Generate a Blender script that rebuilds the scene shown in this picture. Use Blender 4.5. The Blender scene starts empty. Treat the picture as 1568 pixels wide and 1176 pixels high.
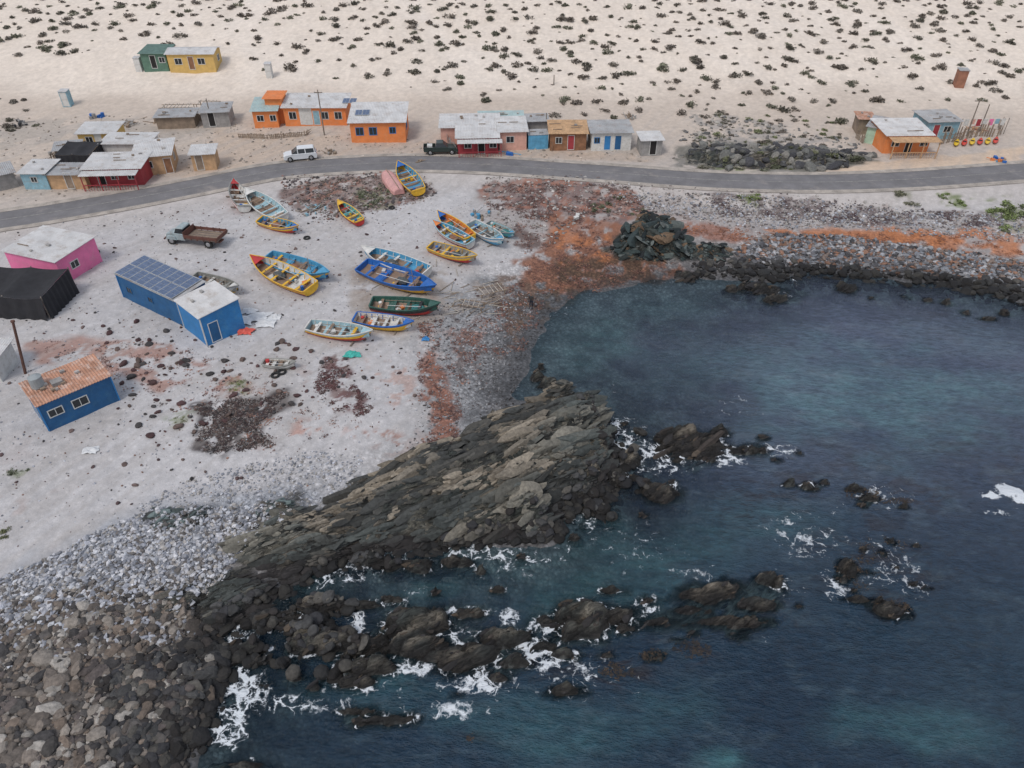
import bpy, bmesh, math, random
import numpy as np
from mathutils import Vector, Matrix
rng=np.random.default_rng(7); random.seed(7)
S=bpy.context.scene
R=math.radians
# ---------------------------------------------------------------- camera
H=42.0; PITCH=R(38); F=1150.0
cam=bpy.data.cameras.new("camera"); co=bpy.data.objects.new("camera",cam)
S.collection.objects.link(co); S.camera=co
co.location=(0,0,H); co.rotation_euler=(R(90)-PITCH,0,0)
cam.sensor_width=36; cam.lens=F/1568*36; cam.clip_end=3000; cam.clip_start=.5
S.view_settings.view_transform='Standard'; S.view_settings.look='None'; S.view_settings.exposure=0
# ---------------------------------------------------------------- noise
def h2(ix,iy,s):
    a=(ix.astype(np.int64)*374761393+iy.astype(np.int64)*668265263+s*982451653)&0xffffffff
    a=((a^(a>>13))*1274126177)&0xffffffff
    a=((a^(a>>16))*2246822519)&0xffffffff
    return ((a^(a>>15))&0xffffff)/float(0xffffff)
def vn(x,y,s=0):
    fx=np.floor(x); fy=np.floor(y); tx=x-fx; ty=y-fy
    tx=tx*tx*(3-2*tx); ty=ty*ty*(3-2*ty)
    a=h2(fx,fy,s);b=h2(fx+1,fy,s);c=h2(fx,fy+1,s);d=h2(fx+1,fy+1,s)
    return (a+(b-a)*tx)*(1-ty)+(c+(d-c)*tx)*ty
def fbm(x,y,o=4,s=0,g=.5):
    r=0;a=1;t=0
    for i in range(o):
        r=r+a*vn(x*2**i+17.3*i,y*2**i-9.1*i,s+i); t+=a; a*=g
    return r/t
def ridge(x,y,o=4,s=0):
    r=0;a=1;t=0
    for i in range(o):
        r=r+a*(1-abs(2*vn(x*2.1**i+7.3*i,y*2.1**i+3.1*i,s+i)-1)); t+=a; a*=.55
    return r/t
def ss(a,b,x):
    t=np.clip((x-a)/(b-a),0,1); return t*t*(3-2*t)
def sdf(x,y,P):
    x=np.asarray(x,float);y=np.asarray(y,float)
    d=np.full(x.shape,1e18); ins=np.zeros(x.shape,bool)
    n=len(P)
    for i in range(n):
        ax,ay=P[i][:2];bx,by=P[(i+1)%n][:2]
        ex,ey=bx-ax,by-ay; wx=x-ax; wy=y-ay
        t=np.clip((wx*ex+wy*ey)/(ex*ex+ey*ey+1e-12),0,1)
        d=np.minimum(d,(wx-ex*t)**2+(wy-ey*t)**2)
        if ay!=by:
            c=((ay>y)!=(by>y))&(x<(bx-ax)*(y-ay)/(by-ay)+ax)
            ins^=c
    return np.where(ins,1,-1)*np.sqrt(d)
# ---------------------------------------------------------------- survey: sight line onto terrain
cp,sp=math.cos(PITCH),math.sin(PITCH)
def ray(u,v,z):
    a=(u-784)/F; b=(588-v)/F
    dy=cp+b*sp; dz=-sp+b*cp
    t=(z-H)/dz
    return a*t,dy*t
coast_px=[(1568,462),(1500,446),(1420,432),(1330,426),(1230,416),(1180,428),(1100,428),(1040,430),(980,436),(905,448),(860,472),(838,500),(808,540),(792,580),(800,606),(850,620),(890,630),(922,655),(938,690),(950,722),(925,765),(895,785),(860,798),(845,828),(770,828),(720,826),(660,838),(610,850),(560,855),(500,862),(470,880),(430,905),(375,955),(335,985),(345,1035),(320,1090),(285,1176)]
COAST=[ray(u,v,0) for u,v in coast_px]
COAST=[(420,80),(130,60)]+COAST+[(-14,8),(-10,-120),(-420,-120),(-420,520),(420,520)]
def softp(x,k): return k*np.log1p(np.exp(np.clip(x/k,-40,40)))
def base_h(x,y,d=None):
    if d is None: d=sdf(x,y,COAST)
    land=2.7*(1-np.exp(-np.clip(d,0,1e9)/13))
    Ls=13+20*ss(42,56,y)*ss(34,14,x)
    sea=-4.2*(1-np.exp(np.clip(d,-1e9,0)/Ls))
    hill=.165*softp(y-118,4.)+ .0*x
    return np.where(d>0,land+hill,sea)
def G(u,v,it=4):
    z=2.0
    for i in range(it*3):
        x,y=ray(u,v,z); zn=float(base_h(np.array([x]),np.array([y]))[0]); zn=max(zn,0); z=.5*z+.5*zn
    return (x,y)
def GP(L): return [G(u,v) for u,v in L]
# ---------------------------------------------------------------- terrain grid
def ax(*seg):
    o=[]
    for a,b,s in seg: o.append(np.arange(a,b,s))
    o.append(np.array([seg[-1][1]])); return np.concatenate(o)
XS=ax((-400,-160,12),(-160,-80,2),(-80,-38,.4),(-38,32,.18),(32,90,.4),(90,160,2),(160,400,12))
YS=ax((-100,10,5),(10,17,.5),(17,72,.18),(72,130,.36),(130,200,.9),(200,500,8))
X,Y=np.meshgrid(XS,YS)
D0=sdf(X,Y,COAST)
D=D0+(fbm(X*.25,Y*.25,4,3)-.5)*3.0*ss(30,5,np.abs(D0))
Z=base_h(X,Y,D)
Z+= (fbm(X*.08,Y*.08,3,11)-.5)*.5*ss(3,12,D) + (fbm(X*.9,Y*.9,3,12)-.5)*.12
Z+= ss(125,150,Y)*(fbm(X*.03,Y*.03,3,13)-.5)*3.0
Z+= ss(122,135,Y)*(fbm(X*.35,Y*.35,3,14)-.5)*.5
a=np.array(G(520,800)); b=np.array(G(890,660)); sd=(b-a)/np.linalg.norm(b-a)
SANG=math.atan2(sd[1],sd[0])
SA= X*sd[0]+Y*sd[1]; ST=-X*sd[1]+Y*sd[0]
wob=fbm(SA*.12,ST*.25,4,21)*3.0
def saw(t):
    f=t-np.floor(t); return np.where(f<.8,f/.8,(1-f)/.2)
strata=(saw(ST*.38+wob*1.3)*.65+saw(ST*.9+wob*2.6+SA*.05)*.4)*(.1+1.5*fbm(SA*.4,ST*.9,3,22))+(ridge(SA*.3,ST*1.2,4,25)-.5)*.9
ROCK=np.zeros_like(X)
rock_polys=[
 ([(742,648),(790,628),(850,617),(900,628),(930,660),(940,700),(930,740),(880,775),(850,800),(840,826),(760,828),(700,822),(655,836),(600,842),(560,850),(520,800),(535,758),(600,712),(660,690),(735,672)],1.9),
 ([(355,815),(420,800),(530,770),(600,840),(520,862),(470,880),(440,900),(400,870),(350,850)],.9),
 ([(220,795),(235,776),(300,782),(325,790),(290,806),(240,812)],.7),
 ([(390,790),(400,770),(450,768),(445,790)],.6),
 ([(932,384),(955,360),(975,342),(1000,336),(1030,345),(1048,366),(1065,380),(1050,398),(1000,402),(950,396)],1.7),
 ([(1050,392),(1062,372),(1115,376),(1122,392),(1090,402)],.7),
 ([(330,880),(380,870),(440,905),(420,930),(330,960),(250,950),(240,920)],.6),
 ([(820,628),(900,622),(928,650),(935,680),(880,690),(840,665)],1.0),
 ([(1040,238),(1100,228),(1150,236),(1230,230),(1300,240),(1335,246),(1260,262),(1150,264),(1060,256)],.7),
]
RPW=[]
for P,hh in rock_polys:
    W=GP(P); RPW.append(W); s=sdf(X,Y,W)+(fbm(X*.5,Y*.5,4,31)-.5)*2.8
    m=ss(-.3,1.3,s)
    Z+=m*(hh*(.1+1.15*fbm(X*.25,Y*.25,3,33))*ss(0,4,s+1)+ (strata-.25)*min(1.5,.6+hh*.5))
    ROCK=np.maximum(ROCK,ss(-.5,.4,s))
isl=[(1062,682,50,18,.9),(1040,668,20,9,.7),(1135,684,34,7,.6),(1105,660,14,6,.6),(1015,750,22,11,.8),(915,775,24,11,.9),(968,700,15,11,1.3),(1168,440,32,9,.7),(1188,455,18,5,.5),(1298,440,12,6,.7),(1050,420,15,7,.6),(1515,484,9,3,.4),(1540,478,7,3,.4),
(430,948,55,18,.9),(512,925,62,12,.9),(500,985,85,17,1.0),(560,1018,40,10,.7),(470,965,40,14,.8),(632,950,55,20,1.1),(716,935,24,9,.9),(640,985,42,14,.8),(725,1005,44,18,1.0),(782,975,38,14,1.0),(830,985,20,14,.8),(905,937,66,19,1.2),(880,962,36,13,.9),(830,945,20,16,.9),(940,902,20,7,.6),(1015,950,30,8,.6),(1105,905,48,13,.9),(1120,950,42,7,.5),(1155,922,30,8,.6),(1182,886,16,8,.8),(1000,1000,14,6,.35),(1362,930,22,11,.5),(1300,866,12,11,.8),(1312,915,22,4,.4),(870,1055,20,8,.4),(590,1100,50,9,.6),(550,1086,28,5,.4),(370,1168,38,8,.6),(310,1030,26,10,.6),(680,1000,30,8,.4),(700,858,26,7,.6),(620,862,42,10,.7),(737,872,8,5,.5),(575,855,40,9,.7),(690,825,30,7,.8),(840,586,14,6,.5),(824,575,9,5,.4),(893,622,22,9,.9),(925,636,9,7,.8),(360,990,70,12,.7),(300,1060,30,10,.5),(340,1005,30,9,.5),(410,1010,40,9,.5),(560,925,28,8,.8),(1400,890,6,3,.3),(935,790,15,6,.4),(700,780,20,7,.4),(640,870,22,7,.6),(540,1040,26,7,.4),(600,915,20,5,.4),(790,1010,24,7,.4),(860,1000,20,6,.4),(1060,930,20,5,.3),
(1310,745,9,4,.35),(1335,760,12,4,.35),(1322,770,8,3,.3),(1366,825,6,4,.35),(1352,842,7,4,.3),(1404,832,5,3,.3),(1290,884,7,4,.35),(1330,872,8,4,.3),(1386,772,8,3,.3),(1240,742,10,4,.3),(1210,738,8,3,.3),(1265,735,5,3,.3),(1170,668,8,4,.4),(1010,668,9,5,.45),(985,660,7,4,.4),(955,645,6,3,.35),(1088,700,10,4,.4),(1030,735,8,4,.4),(990,742,8,4,.4),(860,745,8,4,.3),(1130,970,10,5,.35),(1345,915,9,4,.4),(1420,455,7,3,.3),(1450,460,6,3,.3),(1390,452,7,3,.3),(1335,452,7,3,.35),
(1310,900,6,3,.3),(1325,838,6,3,.3),(1375,865,5,3,.3),(1190,700,6,3,.3),(1225,690,5,3,.25),(1420,895,6,3,.3),(960,960,14,6,.5),(1040,975,9,4,.35),(930,1000,9,4,.35),(760,1035,12,5,.4),(700,1060,10,4,.3),(500,1030,16,6,.4),(450,1035,12,5,.4),(400,1045,10,5,.35),(480,1050,8,4,.3),(665,905,10,5,.4),(760,900,9,4,.35),(990,915,9,4,.35),(1060,965,9,4,.3),(1225,925,7,3,.3),(800,850,8,4,.3),(880,820,8,4,.35),(900,765,9,5,.5),(985,785,6,3,.3),(1480,475,6,3,.3),(1120,440,9,4,.3),(830,560,6,3,.3),(850,600,8,4,.4),(950,735,12,6,.6),(970,725,8,4,.4)]
ISL=[]
for (u,v,ru,rv,hh) in isl:
    x0,y0=ray(u,v,.3); rx=abs(ray(u+ru,v,.3)[0]-x0); ry=abs(ray(u,v-rv,.3)[1]-y0)
    ISL.append((x0,y0,rx,ry,hh))
    iy=np.where((YS>y0-ry*2.2-1)&(YS<y0+ry*2.2+1))[0]; ix=np.where((XS>x0-rx*2.2-1)&(XS<x0+rx*2.2+1))[0]
    if len(iy)==0 or len(ix)==0: continue
    sl=(slice(iy[0],iy[-1]+1),slice(ix[0],ix[-1]+1))
    x=X[sl];y=Y[sl]
    q=np.sqrt(((x-x0)/rx)**2+((y-y0)/ry)**2)+(fbm(x*.55,y*.55,4,41)-.5)*1.8+(fbm(x*1.8,y*1.8,2,43)-.5)*.6
    q=np.clip(q,0,9)
    hr=hh*.8*np.clip(1-q**1.5,-3,1)+(strata[sl]-.35)*.9*ss(1.4,.7,q)-.1
    new=np.where(q<1.7,np.maximum(Z[sl],hr),Z[sl])
    ROCK[sl]=np.maximum(ROCK[sl],(new>Z[sl]+.02)*1.0)
    Z[sl]=new
# road: keep its bed even
road_px=[(-60,352),(0,339),(60,330),(130,318),(200,306),(300,287),(400,267),(460,259),(520,255),(600,252),(680,253),(760,257),(850,264),(940,271),(1020,278),(1100,284),(1180,287),(1260,287),(1340,284),(1420,279),(1500,272),(1568,266),(1640,261)]
RD=np.array(GP(road_px))
t=np.linspace(0,len(RD)-1,400)
def cr(P,t):
    i=np.clip(np.floor(t).astype(int),0,len(P)-2); f=(t-i)[:,None]
    p0=P[np.clip(i-1,0,len(P)-1)];p1=P[i];p2=P[i+1];p3=P[np.clip(i+2,0,len(P)-1)]
    return .5*(2*p1+(p2-p0)*f+(2*p0-5*p1+4*p2-p3)*f*f+(3*p1-p0-3*p2+p3)*f**3)
RC=cr(RD,t)
dl=RC[0]-RC[3]; dl/=np.linalg.norm(dl); dr=RC[-1]-RC[-4]; dr/=np.linalg.norm(dr)
RC=np.vstack([[RC[0]+dl*k for k in range(160,0,-8)],RC,[RC[-1]+dr*k for k in range(8,168,8)]])
for _ in range(6): RC[1:-1]=(RC[:-2]+RC[1:-1]*2+RC[2:])/4
RCs=RC[::8]
def dpoly(x,y,P):
    d=np.full(x.shape,1e18)
    for i in range(len(P)-1):
        ax_,ay=P[i];ex,ey=P[i+1][0]-ax_,P[i+1][1]-ay
        tt=np.clip(((x-ax_)*ex+(y-ay)*ey)/(ex*ex+ey*ey+1e-9),0,1)
        d=np.minimum(d,(x-ax_-ex*tt)**2+(y-ay-ey*tt)**2)
    return np.sqrt(d)
DR=np.full(X.shape,50.); mk=(Y>60)&(Y<140); DR[mk]=dpoly(X[mk],Y[mk],RCs)
roadz=2.75
w=ss(7,3.6,DR); Z=Z*(1-w)+roadz*w
def HS(x,y):
    x=np.atleast_1d(np.asarray(x,float));y=np.atleast_1d(np.asarray(y,float))
    i=np.clip(np.searchsorted(XS,x)-1,0,len(XS)-2); j=np.clip(np.searchsorted(YS,y)-1,0,len(YS)-2)
    fx=(x-XS[i])/(XS[i+1]-XS[i]); fy=(y-YS[j])/(YS[j+1]-YS[j])
    return (Z[j,i]*(1-fx)+Z[j,i+1]*fx)*(1-fy)+(Z[j+1,i]*(1-fx)+Z[j+1,i+1]*fx)*fy
def hz(x,y): return float(HS(x,y)[0])
# ---------------------------------------------------------------- terrain colour
C=np.zeros(X.shape+(3,)); 
def mixc(m,c):
    global C
    C=C*(1-m[...,None])+np.array(c)*m[...,None]
n1=fbm(X*.15,Y*.15,4,51); n2=fbm(X*.6,Y*.6,4,52); n3=fbm(X*2.2,Y*2.2,3,53); n4=fbm(X*.05,Y*.05,3,54)
C[:]=(.47,.458,.462)
mixc(ss(.4,.7,n1)*.5,(.40,.38,.37))
mixc(ss(.45,.75,n2)*.3,(.54,.53,.535))
vroad=np.interp(X[0],RCs[:,0],RCs[:,1])[None,:]
inland=ss(-12,4,Y-vroad)
mixc(inland*.85,(.47,.405,.35))
mixc(ss(-2,12,Y-vroad-6)*.8,(.52,.44,.37))
mixc(ss(118,134,Y+ (n1-.5)*14)*.95,(.69,.61,.53))
mixc(ss(125,140,Y)*ss(.45,.7,n2)*.25,(.6,.52,.44))
gul=ridge((X*.9+Y*.3)*.05,(Y*.9-X*.2)*.02,4,57); mixc(ss(.62,.85,gul)*ss(120,140,Y)*.35,(.76,.69,.62))
def patch(px,c,st=1,amp=3,soft=.8,br=None,world=False,fr=.5):
    global C
    W=px if world else GP(px)
    xs=[p[0] for p in W];ys=[p[1] for p in W]
    iy=np.where((YS>min(ys)-5)&(YS<max(ys)+5))[0]; ix=np.where((XS>min(xs)-5)&(XS<max(xs)+5))[0]
    if len(iy)==0 or len(ix)==0: return
    sl=(slice(iy[0],iy[-1]+1),slice(ix[0],ix[-1]+1)); x=X[sl];y=Y[sl]
    s=sdf(x,y,W)+(fbm(x*fr,y*fr,4,61)-.5)*amp*2
    m=ss(-soft,soft,s)*st
    if br is not None:
        q=fbm(x*br[0],y*br[0],5,int(62+br[0]*10),.6); m=m*ss(br[1]+.02,br[1]+.11,q)
    C[sl]=C[sl]*(1-m[...,None])+np.array(c)*m[...,None]
RED=(.28,.13,.09); DRED=(.12,.05,.045); ORG=(.42,.16,.065); DK=(.04,.03,.03); GRN=(.15,.19,.07)
patch([(640,440),(760,430),(860,430),(900,450),(800,560),(790,620),(740,660),(690,690),(600,720),(650,640),(660,560),(640,500)],(.28,.285,.295),.85,3,2)
patch([(760,440),(905,440),(860,480),(800,560),(795,620),(745,650),(700,640),(760,560)],(.15,.155,.165),.8,3,2)
patch([(0,860),(120,830),(240,770),(420,740),(540,740),(560,780),(400,830),(300,900),(0,1000)],(.33,.35,.385),.85,3,2)
patch([(0,950),(150,890),(330,860),(450,860),(480,1000),(330,1176),(-100,1300),(-200,1000)],(.095,.082,.072),.95,2,2)
patch([(740,285),(860,280),(960,300),(1100,320),(1300,335),(1568,335),(1568,450),(1300,420),(1100,420),(930,440),(860,420),(800,380),(740,330)],(.32,.29,.28),.8,3,2)
patch([(1130,385),(1300,378),(1450,395),(1568,405),(1640,420),(1640,470),(1300,430),(1130,425)],(.14,.135,.14),.85,2,2)
mixc(ss(6,1.2,D+(n2-.5)*3)*ss(-3,0,D)*.75,(.10,.10,.105))
for P,c,st,br in [
 ([(735,285),(820,276),(900,285),(975,300),(1000,330),(940,350),(870,340),(800,325),(745,315)],(.17,.11,.10),.9,(.5,.34)),
 ([(735,285),(820,276),(900,285),(975,300),(1000,330),(940,350),(870,340),(800,325),(745,315)],RED,.85,(.9,.44)),
 ([(840,330),(930,340),(960,345),(930,390),(1000,402),(1040,400),(1060,420),(980,434),(900,445),(850,450),(800,440),(790,400),(830,380)],(.25,.11,.065),.95,(.6,.30)),
 ([(850,395),(980,400),(1050,410),(1000,432),(900,444),(850,430)],(.09,.055,.035),.9,(.6,.36)),
 ([(840,350),(930,360),(930,400),(850,400)],ORG,.7,(.8,.44)),
 ([(760,470),(850,440),(905,440),(860,470),(830,500),(790,500)],(.11,.075,.05),.75,(.9,.4)),
 ([(1000,330),(1120,345),(1140,370),(1060,365)],RED,.85,(.6,.38)),
 ([(1130,345),(1300,352),(1420,355),(1568,372),(1568,392),(1430,388),(1350,370),(1200,362)],ORG,.9,(.45,.36)),
 ([(1330,345),(1560,352),(1568,380),(1400,380)],ORG,.85,(.6,.40)),
 ([(1080,300),(1300,318),(1560,325),(1568,345),(1300,345),(1100,325)],(.12,.09,.09),.85,(.7,.42)),
 ([(425,292),(520,272),(640,270),(670,290),(640,308),(560,325),(500,330),(440,315)],(.18,.12,.105),.9,(.6,.34)),
 ([(540,290),(600,285),(605,315),(560,325)],(.2,.2,.12),.7,(.8,.42)),
 ([(460,285),(560,275),(560,300),(480,315)],RED,.7,(.9,.46)),
 ([(760,350),(800,345),(840,375),(800,385)],(.12,.08,.07),.85,(.8,.36)),
 ([(645,500),(665,500),(670,560),(690,600),(700,650),(690,690),(660,690),(650,600)],RED,.95,(.9,.34)),
 ([(660,690),(640,690),(590,680),(540,665),(560,655),(640,668)],RED,.7,(1.1,.44)),
 ([(760,420),(800,420),(830,460),(790,520),(760,560),(770,480)],(.15,.10,.075),.85,(.9,.38)),
 ([(690,500),(740,510),(700,560)],RED,.7,(.9,.46)),
 ([(690,480),(720,485),(740,540),(710,600),(690,560)],(.13,.09,.08),.6,(1.3,.46)),
 ([(480,590),(500,550),(535,545),(545,600),(580,605),(560,640),(520,635)],DRED,.9,(1.1,.42)),
 ([(40,525),(150,515),(260,530),(330,560),(250,600),(190,580),(120,545),(60,560)],(.33,.18,.14),.8,(.5,.40)),
 ([(310,600),(330,575),(370,575),(385,600),(350,615)],RED,.85,(.9,.40)),
 ([(440,640),(560,650),(560,665),(450,665)],(.4,.2,.15),.7,(.9,.48)),
 ([(560,550),(640,560),(640,640),(580,620)],(.42,.26,.21),.6,(.9,.5)),
 ([(298,690),(308,640),(300,622),(345,612),(395,612),(440,598),(442,620),(395,650),(422,685),(330,697)],DK,.95,(1.1,.36)),
 ([(550,420),(570,470),(570,490),(560,480)],(.2,.15,.12),.7,(.9,.4)),
 ([(540,400),(690,420),(680,490),(590,520),(540,480)],(.31,.26,.22),.7,(.4,.35)),
 ([(700,440),(770,430),(780,450),(700,480)],(.30,.24,.2),.6,(.8,.4)),
 ([(340,585),(375,585),(378,605),(345,605)],GRN,.9,(.9,.35)),
 ([(1035,225),(1120,215),(1240,225),(1340,238),(1345,250),(1260,268),(1100,270),(1030,258)],(.15,.145,.125),.9,(.5,.34)),
 ([(1060,170),(1180,185),(1280,215),(1200,225),(1060,215)],(.30,.28,.26),.75,(.5,.44)),
 ([(1090,258),(1150,260),(1150,278),(1100,276)],GRN,.8,(.7,.4)),
 ([(1510,310),(1568,300),(1568,360),(1530,358)],GRN,.8,(.7,.42)),
 ([(1435,303),(1490,300),(1490,318),(1440,318)],GRN,.8,(.7,.42)),
 ([(1370,300),(1400,300),(1400,318),(1375,318)],(.2,.2,.14),.8,(.7,.42)),
 ([(1130,308),(1160,306),(1160,320),(1135,322)],GRN,.8,(.7,.42)),
 ([(250,640),(290,635),(290,650),(255,658)],GRN,.6,(.9,.4)),
 ([(0,725),(45,720),(40,732),(0,735)],GRN,.6,(.9,.4)),
 ([(1260,270),(1300,255),(1568,225),(1568,262),(1400,272),(1300,276)],(.60,.46,.34),.85,None),
 ([(0,185),(240,180),(330,200),(250,215),(100,215),(0,230)],(.38,.34,.30),.7,(.4,.38)),
 ([(330,200),(600,215),(960,235),(1000,250),(700,245),(500,248),(400,255),(300,270),(250,280)],(.48,.38,.30),.75,None),
 ]:
    patch(P,c,st,1.2,.5,br)
mixc(ss(.62,.75,n2)*ss(2,8,D)*ss(30,18,D)*(n1>.5)*.35,(.30,.2,.17))
trk=fbm((X*.5+Y*.86)*.1,(X*.86-Y*.5)*1.4,3,71)
mixc(ss(.5,.62,trk)*.28*ss(0,6,D-8)*ss(125,110,Y)*(ROCK<.1),(.37,.34,.32))
rk=ss(.35,.7,fbm(SA*.5,ST*2.5+wob,4,72)); rc=np.array((.035,.037,.035))*(1-rk[...,None])+np.array((.20,.175,.14))*rk[...,None]
gr=ss(.45,.65,n1)[...,None]; rc=rc*(1-gr*.45)+np.array((.085,.10,.09))*gr*.45
wet=ss(1.0,.35,Z+(n2-.5)*.6)[...,None]; wet=wet*(Y<95)[...,None]; rc=rc*(1-wet*.85)+np.array((.014,.012,.012))*wet*.85
ob=sdf(X,Y,GP([(925,330),(1060,325),(1130,370),(1130,405),(925,405)]))>0
rc[ob]=rc[ob]*.4+np.array((.010,.020,.020))
rm=ROCK[...,None]; C=C*(1-rm)+rc*rm
sea=ss(.0,-.5,Z)[...,None]
seac=np.array((.17,.185,.18))*(ss(.35,.65,n2)[...,None]*1.3+.25); C=C*(1-sea*.85)+seac*sea*.85
wl=(ss(.45,.1,Z)*(ROCK<.5))[...,None]; C=C*(1-wl*.4)
C=np.clip(C*(.90+.2*n3[...,None]),0,1)
PEB=np.zeros_like(X)
PEB=np.maximum(PEB,ss(14,3,D)*(1-ROCK)*.8); PEB=np.maximum(PEB,.12*ss(125,105,Y)); PEB*=ss(4,5,DR)
# ---------------------------------------------------------------- mesh helpers
def link(o,parent=None):
    S.collection.objects.link(o)
    if parent: o.parent=parent
    return o
def np_mesh(name,V,Fc,Cc=None,attrs={},mat=None,smooth=False,parent=None):
    V=np.asarray(V,np.float32);Fc=np.asarray(Fc,np.int32);k=Fc.shape[1]
    me=bpy.data.meshes.new(name); me.vertices.add(len(V)); me.vertices.foreach_set("co",V.ravel())
    me.loops.add(Fc.size); me.loops.foreach_set("vertex_index",Fc.ravel())
    me.polygons.add(len(Fc)); me.polygons.foreach_set("loop_start",np.arange(0,Fc.size,k,dtype=np.int32))
    try: me.polygons.foreach_set("loop_total",np.full(len(Fc),k,dtype=np.int32))
    except Exception: pass
    me.update(calc_edges=True)
    if Cc is not None:
        at=me.color_attributes.new("Col",'FLOAT_COLOR','POINT')
        cc=np.ones((len(V),4),np.float32); cc[:,:3]=Cc; at.data.foreach_set("color",cc.ravel())
    for n_,a_ in attrs.items():
        at=me.attributes.new(n_,'FLOAT','POINT'); at.data.foreach_set("value",np.asarray(a_,np.float32).ravel())
    me.polygons.foreach_set("use_smooth",np.full(len(Fc),smooth))
    if mat: me.materials.append(mat)
    me.validate()
    return link(bpy.data.objects.new(name,me),parent)
def gridF(ny,nx):
    i=np.arange(ny*nx).reshape(ny,nx)
    return np.stack([i[:-1,:-1],i[:-1,1:],i[1:,1:],i[1:,:-1]],-1).reshape(-1,4)
# ---------------------------------------------------------------- materials
class NT:
    def __init__(s,name):
        s.m=bpy.data.materials.new(name); s.m.use_nodes=True; s.t=s.m.node_tree; s.p=s.t.nodes["Principled BSDF"]; s.out=s.t.nodes["Material Output"]
        s.tc=s.t.nodes.new("ShaderNodeTexCoord")
    def n(s,ty,ins={},**pr):
        x=s.t.nodes.new(ty)
        for k,v in pr.items(): setattr(x,k,v)
        for k,v in ins.items(): s.set(x.inputs[k],v)
        return x
    def set(s,inp,v):
        if isinstance(v,bpy.types.NodeSocket): s.t.links.new(v,inp)
        else: inp.default_value=v
    def noise(s,sc,det=5,vec=None,rough=.55,dist=0):
        return s.n("ShaderNodeTexNoise",{"Scale":sc,"Detail":det,"Roughness":rough,"Distortion":dist,"Vector":vec or s.tc.outputs["Object"]}).outputs["Fac"]
    def mr(s,v,a,b,c,d): return s.n("ShaderNodeMapRange",{0:v,1:a,2:b,3:c,4:d}).outputs[0]
    def ma(s,op,a,b=0.,clamp=False): return s.n("ShaderNodeMath",{0:a,1:b},operation=op,use_clamp=clamp).outputs[0]
    def mix(s,f,a,b,mode='MIX'):
        x=s.n("ShaderNodeMix",data_type='RGBA',blend_type=mode); s.set(x.inputs[0],f); s.set(x.inputs[6],a); s.set(x.inputs[7],b); return x.outputs[2]
    def attr(s,n_,o="Fac"): return s.n("ShaderNodeAttribute",attribute_name=n_).outputs[o]
    def scalec(s,c,f):
        x=s.n("ShaderNodeVectorMath",operation='SCALE'); s.set(x.inputs[0],c); s.set(x.inputs[3],f); return x.outputs[0]
    def bump(s,h,st,dist): 
        b_=s.n("ShaderNodeBump",{"Strength":st,"Distance":dist,"Height":h}); s.t.links.new(b_.outputs[0],s.p.inputs["Normal"]); return b_
def c4(c): return (c[0],c[1],c[2],1)
_m={}
def mat(name,c,rough=.7,var=.25,sc=1.5,metal=0.,stain=None,bump=0.0):
    if name in _m: return _m[name]
    s=NT(name)
    a_=s.noise(sc,6); b_=s.noise(sc*9,4)
    f=s.ma('ADD',s.mr(a_,.3,.7,1-var,1+var*.6),s.mr(b_,.3,.7,-var*.4,var*.4))
    col=s.scalec(c4(c)[:3],f)
    if stain:
        g=s.mr(s.noise(sc*1.7,8,rough=.7),.5,.68,0,1); col=s.mix(s.ma('MULTIPLY',g,stain[1],True),col,c4(stain[0]))
    s.set(s.p.inputs["Base Color"],col); s.p.inputs["Roughness"].default_value=rough; s.p.inputs["Metallic"].default_value=metal
    if bump: s.bump(b_,bump,.03)
    _m[name]=s.m; return s.m
def vcol_mat(name,rough=.85,var=.3,sc=6,bm=.5):
    s=NT(name); f=s.mr(s.noise(sc,6,rough=.62),.3,.7,1-var,1+var)
    s.set(s.p.inputs["Base Color"],s.scalec(s.attr("Col","Color"),f)); s.p.inputs["Roughness"].default_value=rough
    s.bump(s.noise(sc*2,5),bm,.06); return s.m
s=NT("ground_material"); ob_=s.tc.outputs["Object"]
base=s.attr("Col","Color"); rockA=s.attr("rock"); peb=s.attr("peb")
f=s.ma('MULTIPLY',s.mr(s.noise(1.3,9,rough=.62),.25,.75,.86,1.14),s.mr(s.noise(14,4),.25,.75,.86,1.14))
col=s.scalec(base,f)
vo=s.n("ShaderNodeTexVoronoi",{"Scale":3.2,"Vector":ob_,"Randomness":1.0}); 
vo2=s.n("ShaderNodeTexVoronoi",{"Scale":7.5,"Vector":ob_,"Randomness":1.0})
sep=s.n("ShaderNodeSeparateColor",{0:vo.outputs["Color"]}); sep2=s.n("ShaderNodeSeparateColor",{0:vo2.outputs["Color"]})
pv=s.ma('MULTIPLY',s.mr(sep.outputs[0],0,1,.6,1.4),s.mr(sep2.outputs[0],0,1,.7,1.3))
pv=s.ma('MULTIPLY',pv,s.mr(vo.outputs["Distance"],.25,.6,1.,.55))
col=s.mix(peb,col,s.scalec(col,pv))
fl=s.mr(s.noise(5.5,6,rough=.75,dist=1.),.665,.72,0,.6); col=s.mix(s.ma('MULTIPLY',fl,s.ma('SUBTRACT',1.,rockA)),col,(.13,.09,.075,1))
mp=s.n("ShaderNodeMapping",{"Vector":ob_,"Rotation":(0,0,-SANG)}); mp2=s.n("ShaderNodeMapping",{"Vector":mp.outputs[0],"Scale":(.35,2.4,1.6)})
rs=s.noise(1.8,9,vec=mp2.outputs[0],rough=.7,dist=.6)
col=s.mix(rockA,col,s.scalec(col,s.mr(rs,.36,.64,.15,2.0)))
s.set(s.p.inputs["Base Color"],col); s.set(s.p.inputs["Roughness"],s.mr(s.attr("wet"),0,1,.95,.35))
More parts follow.
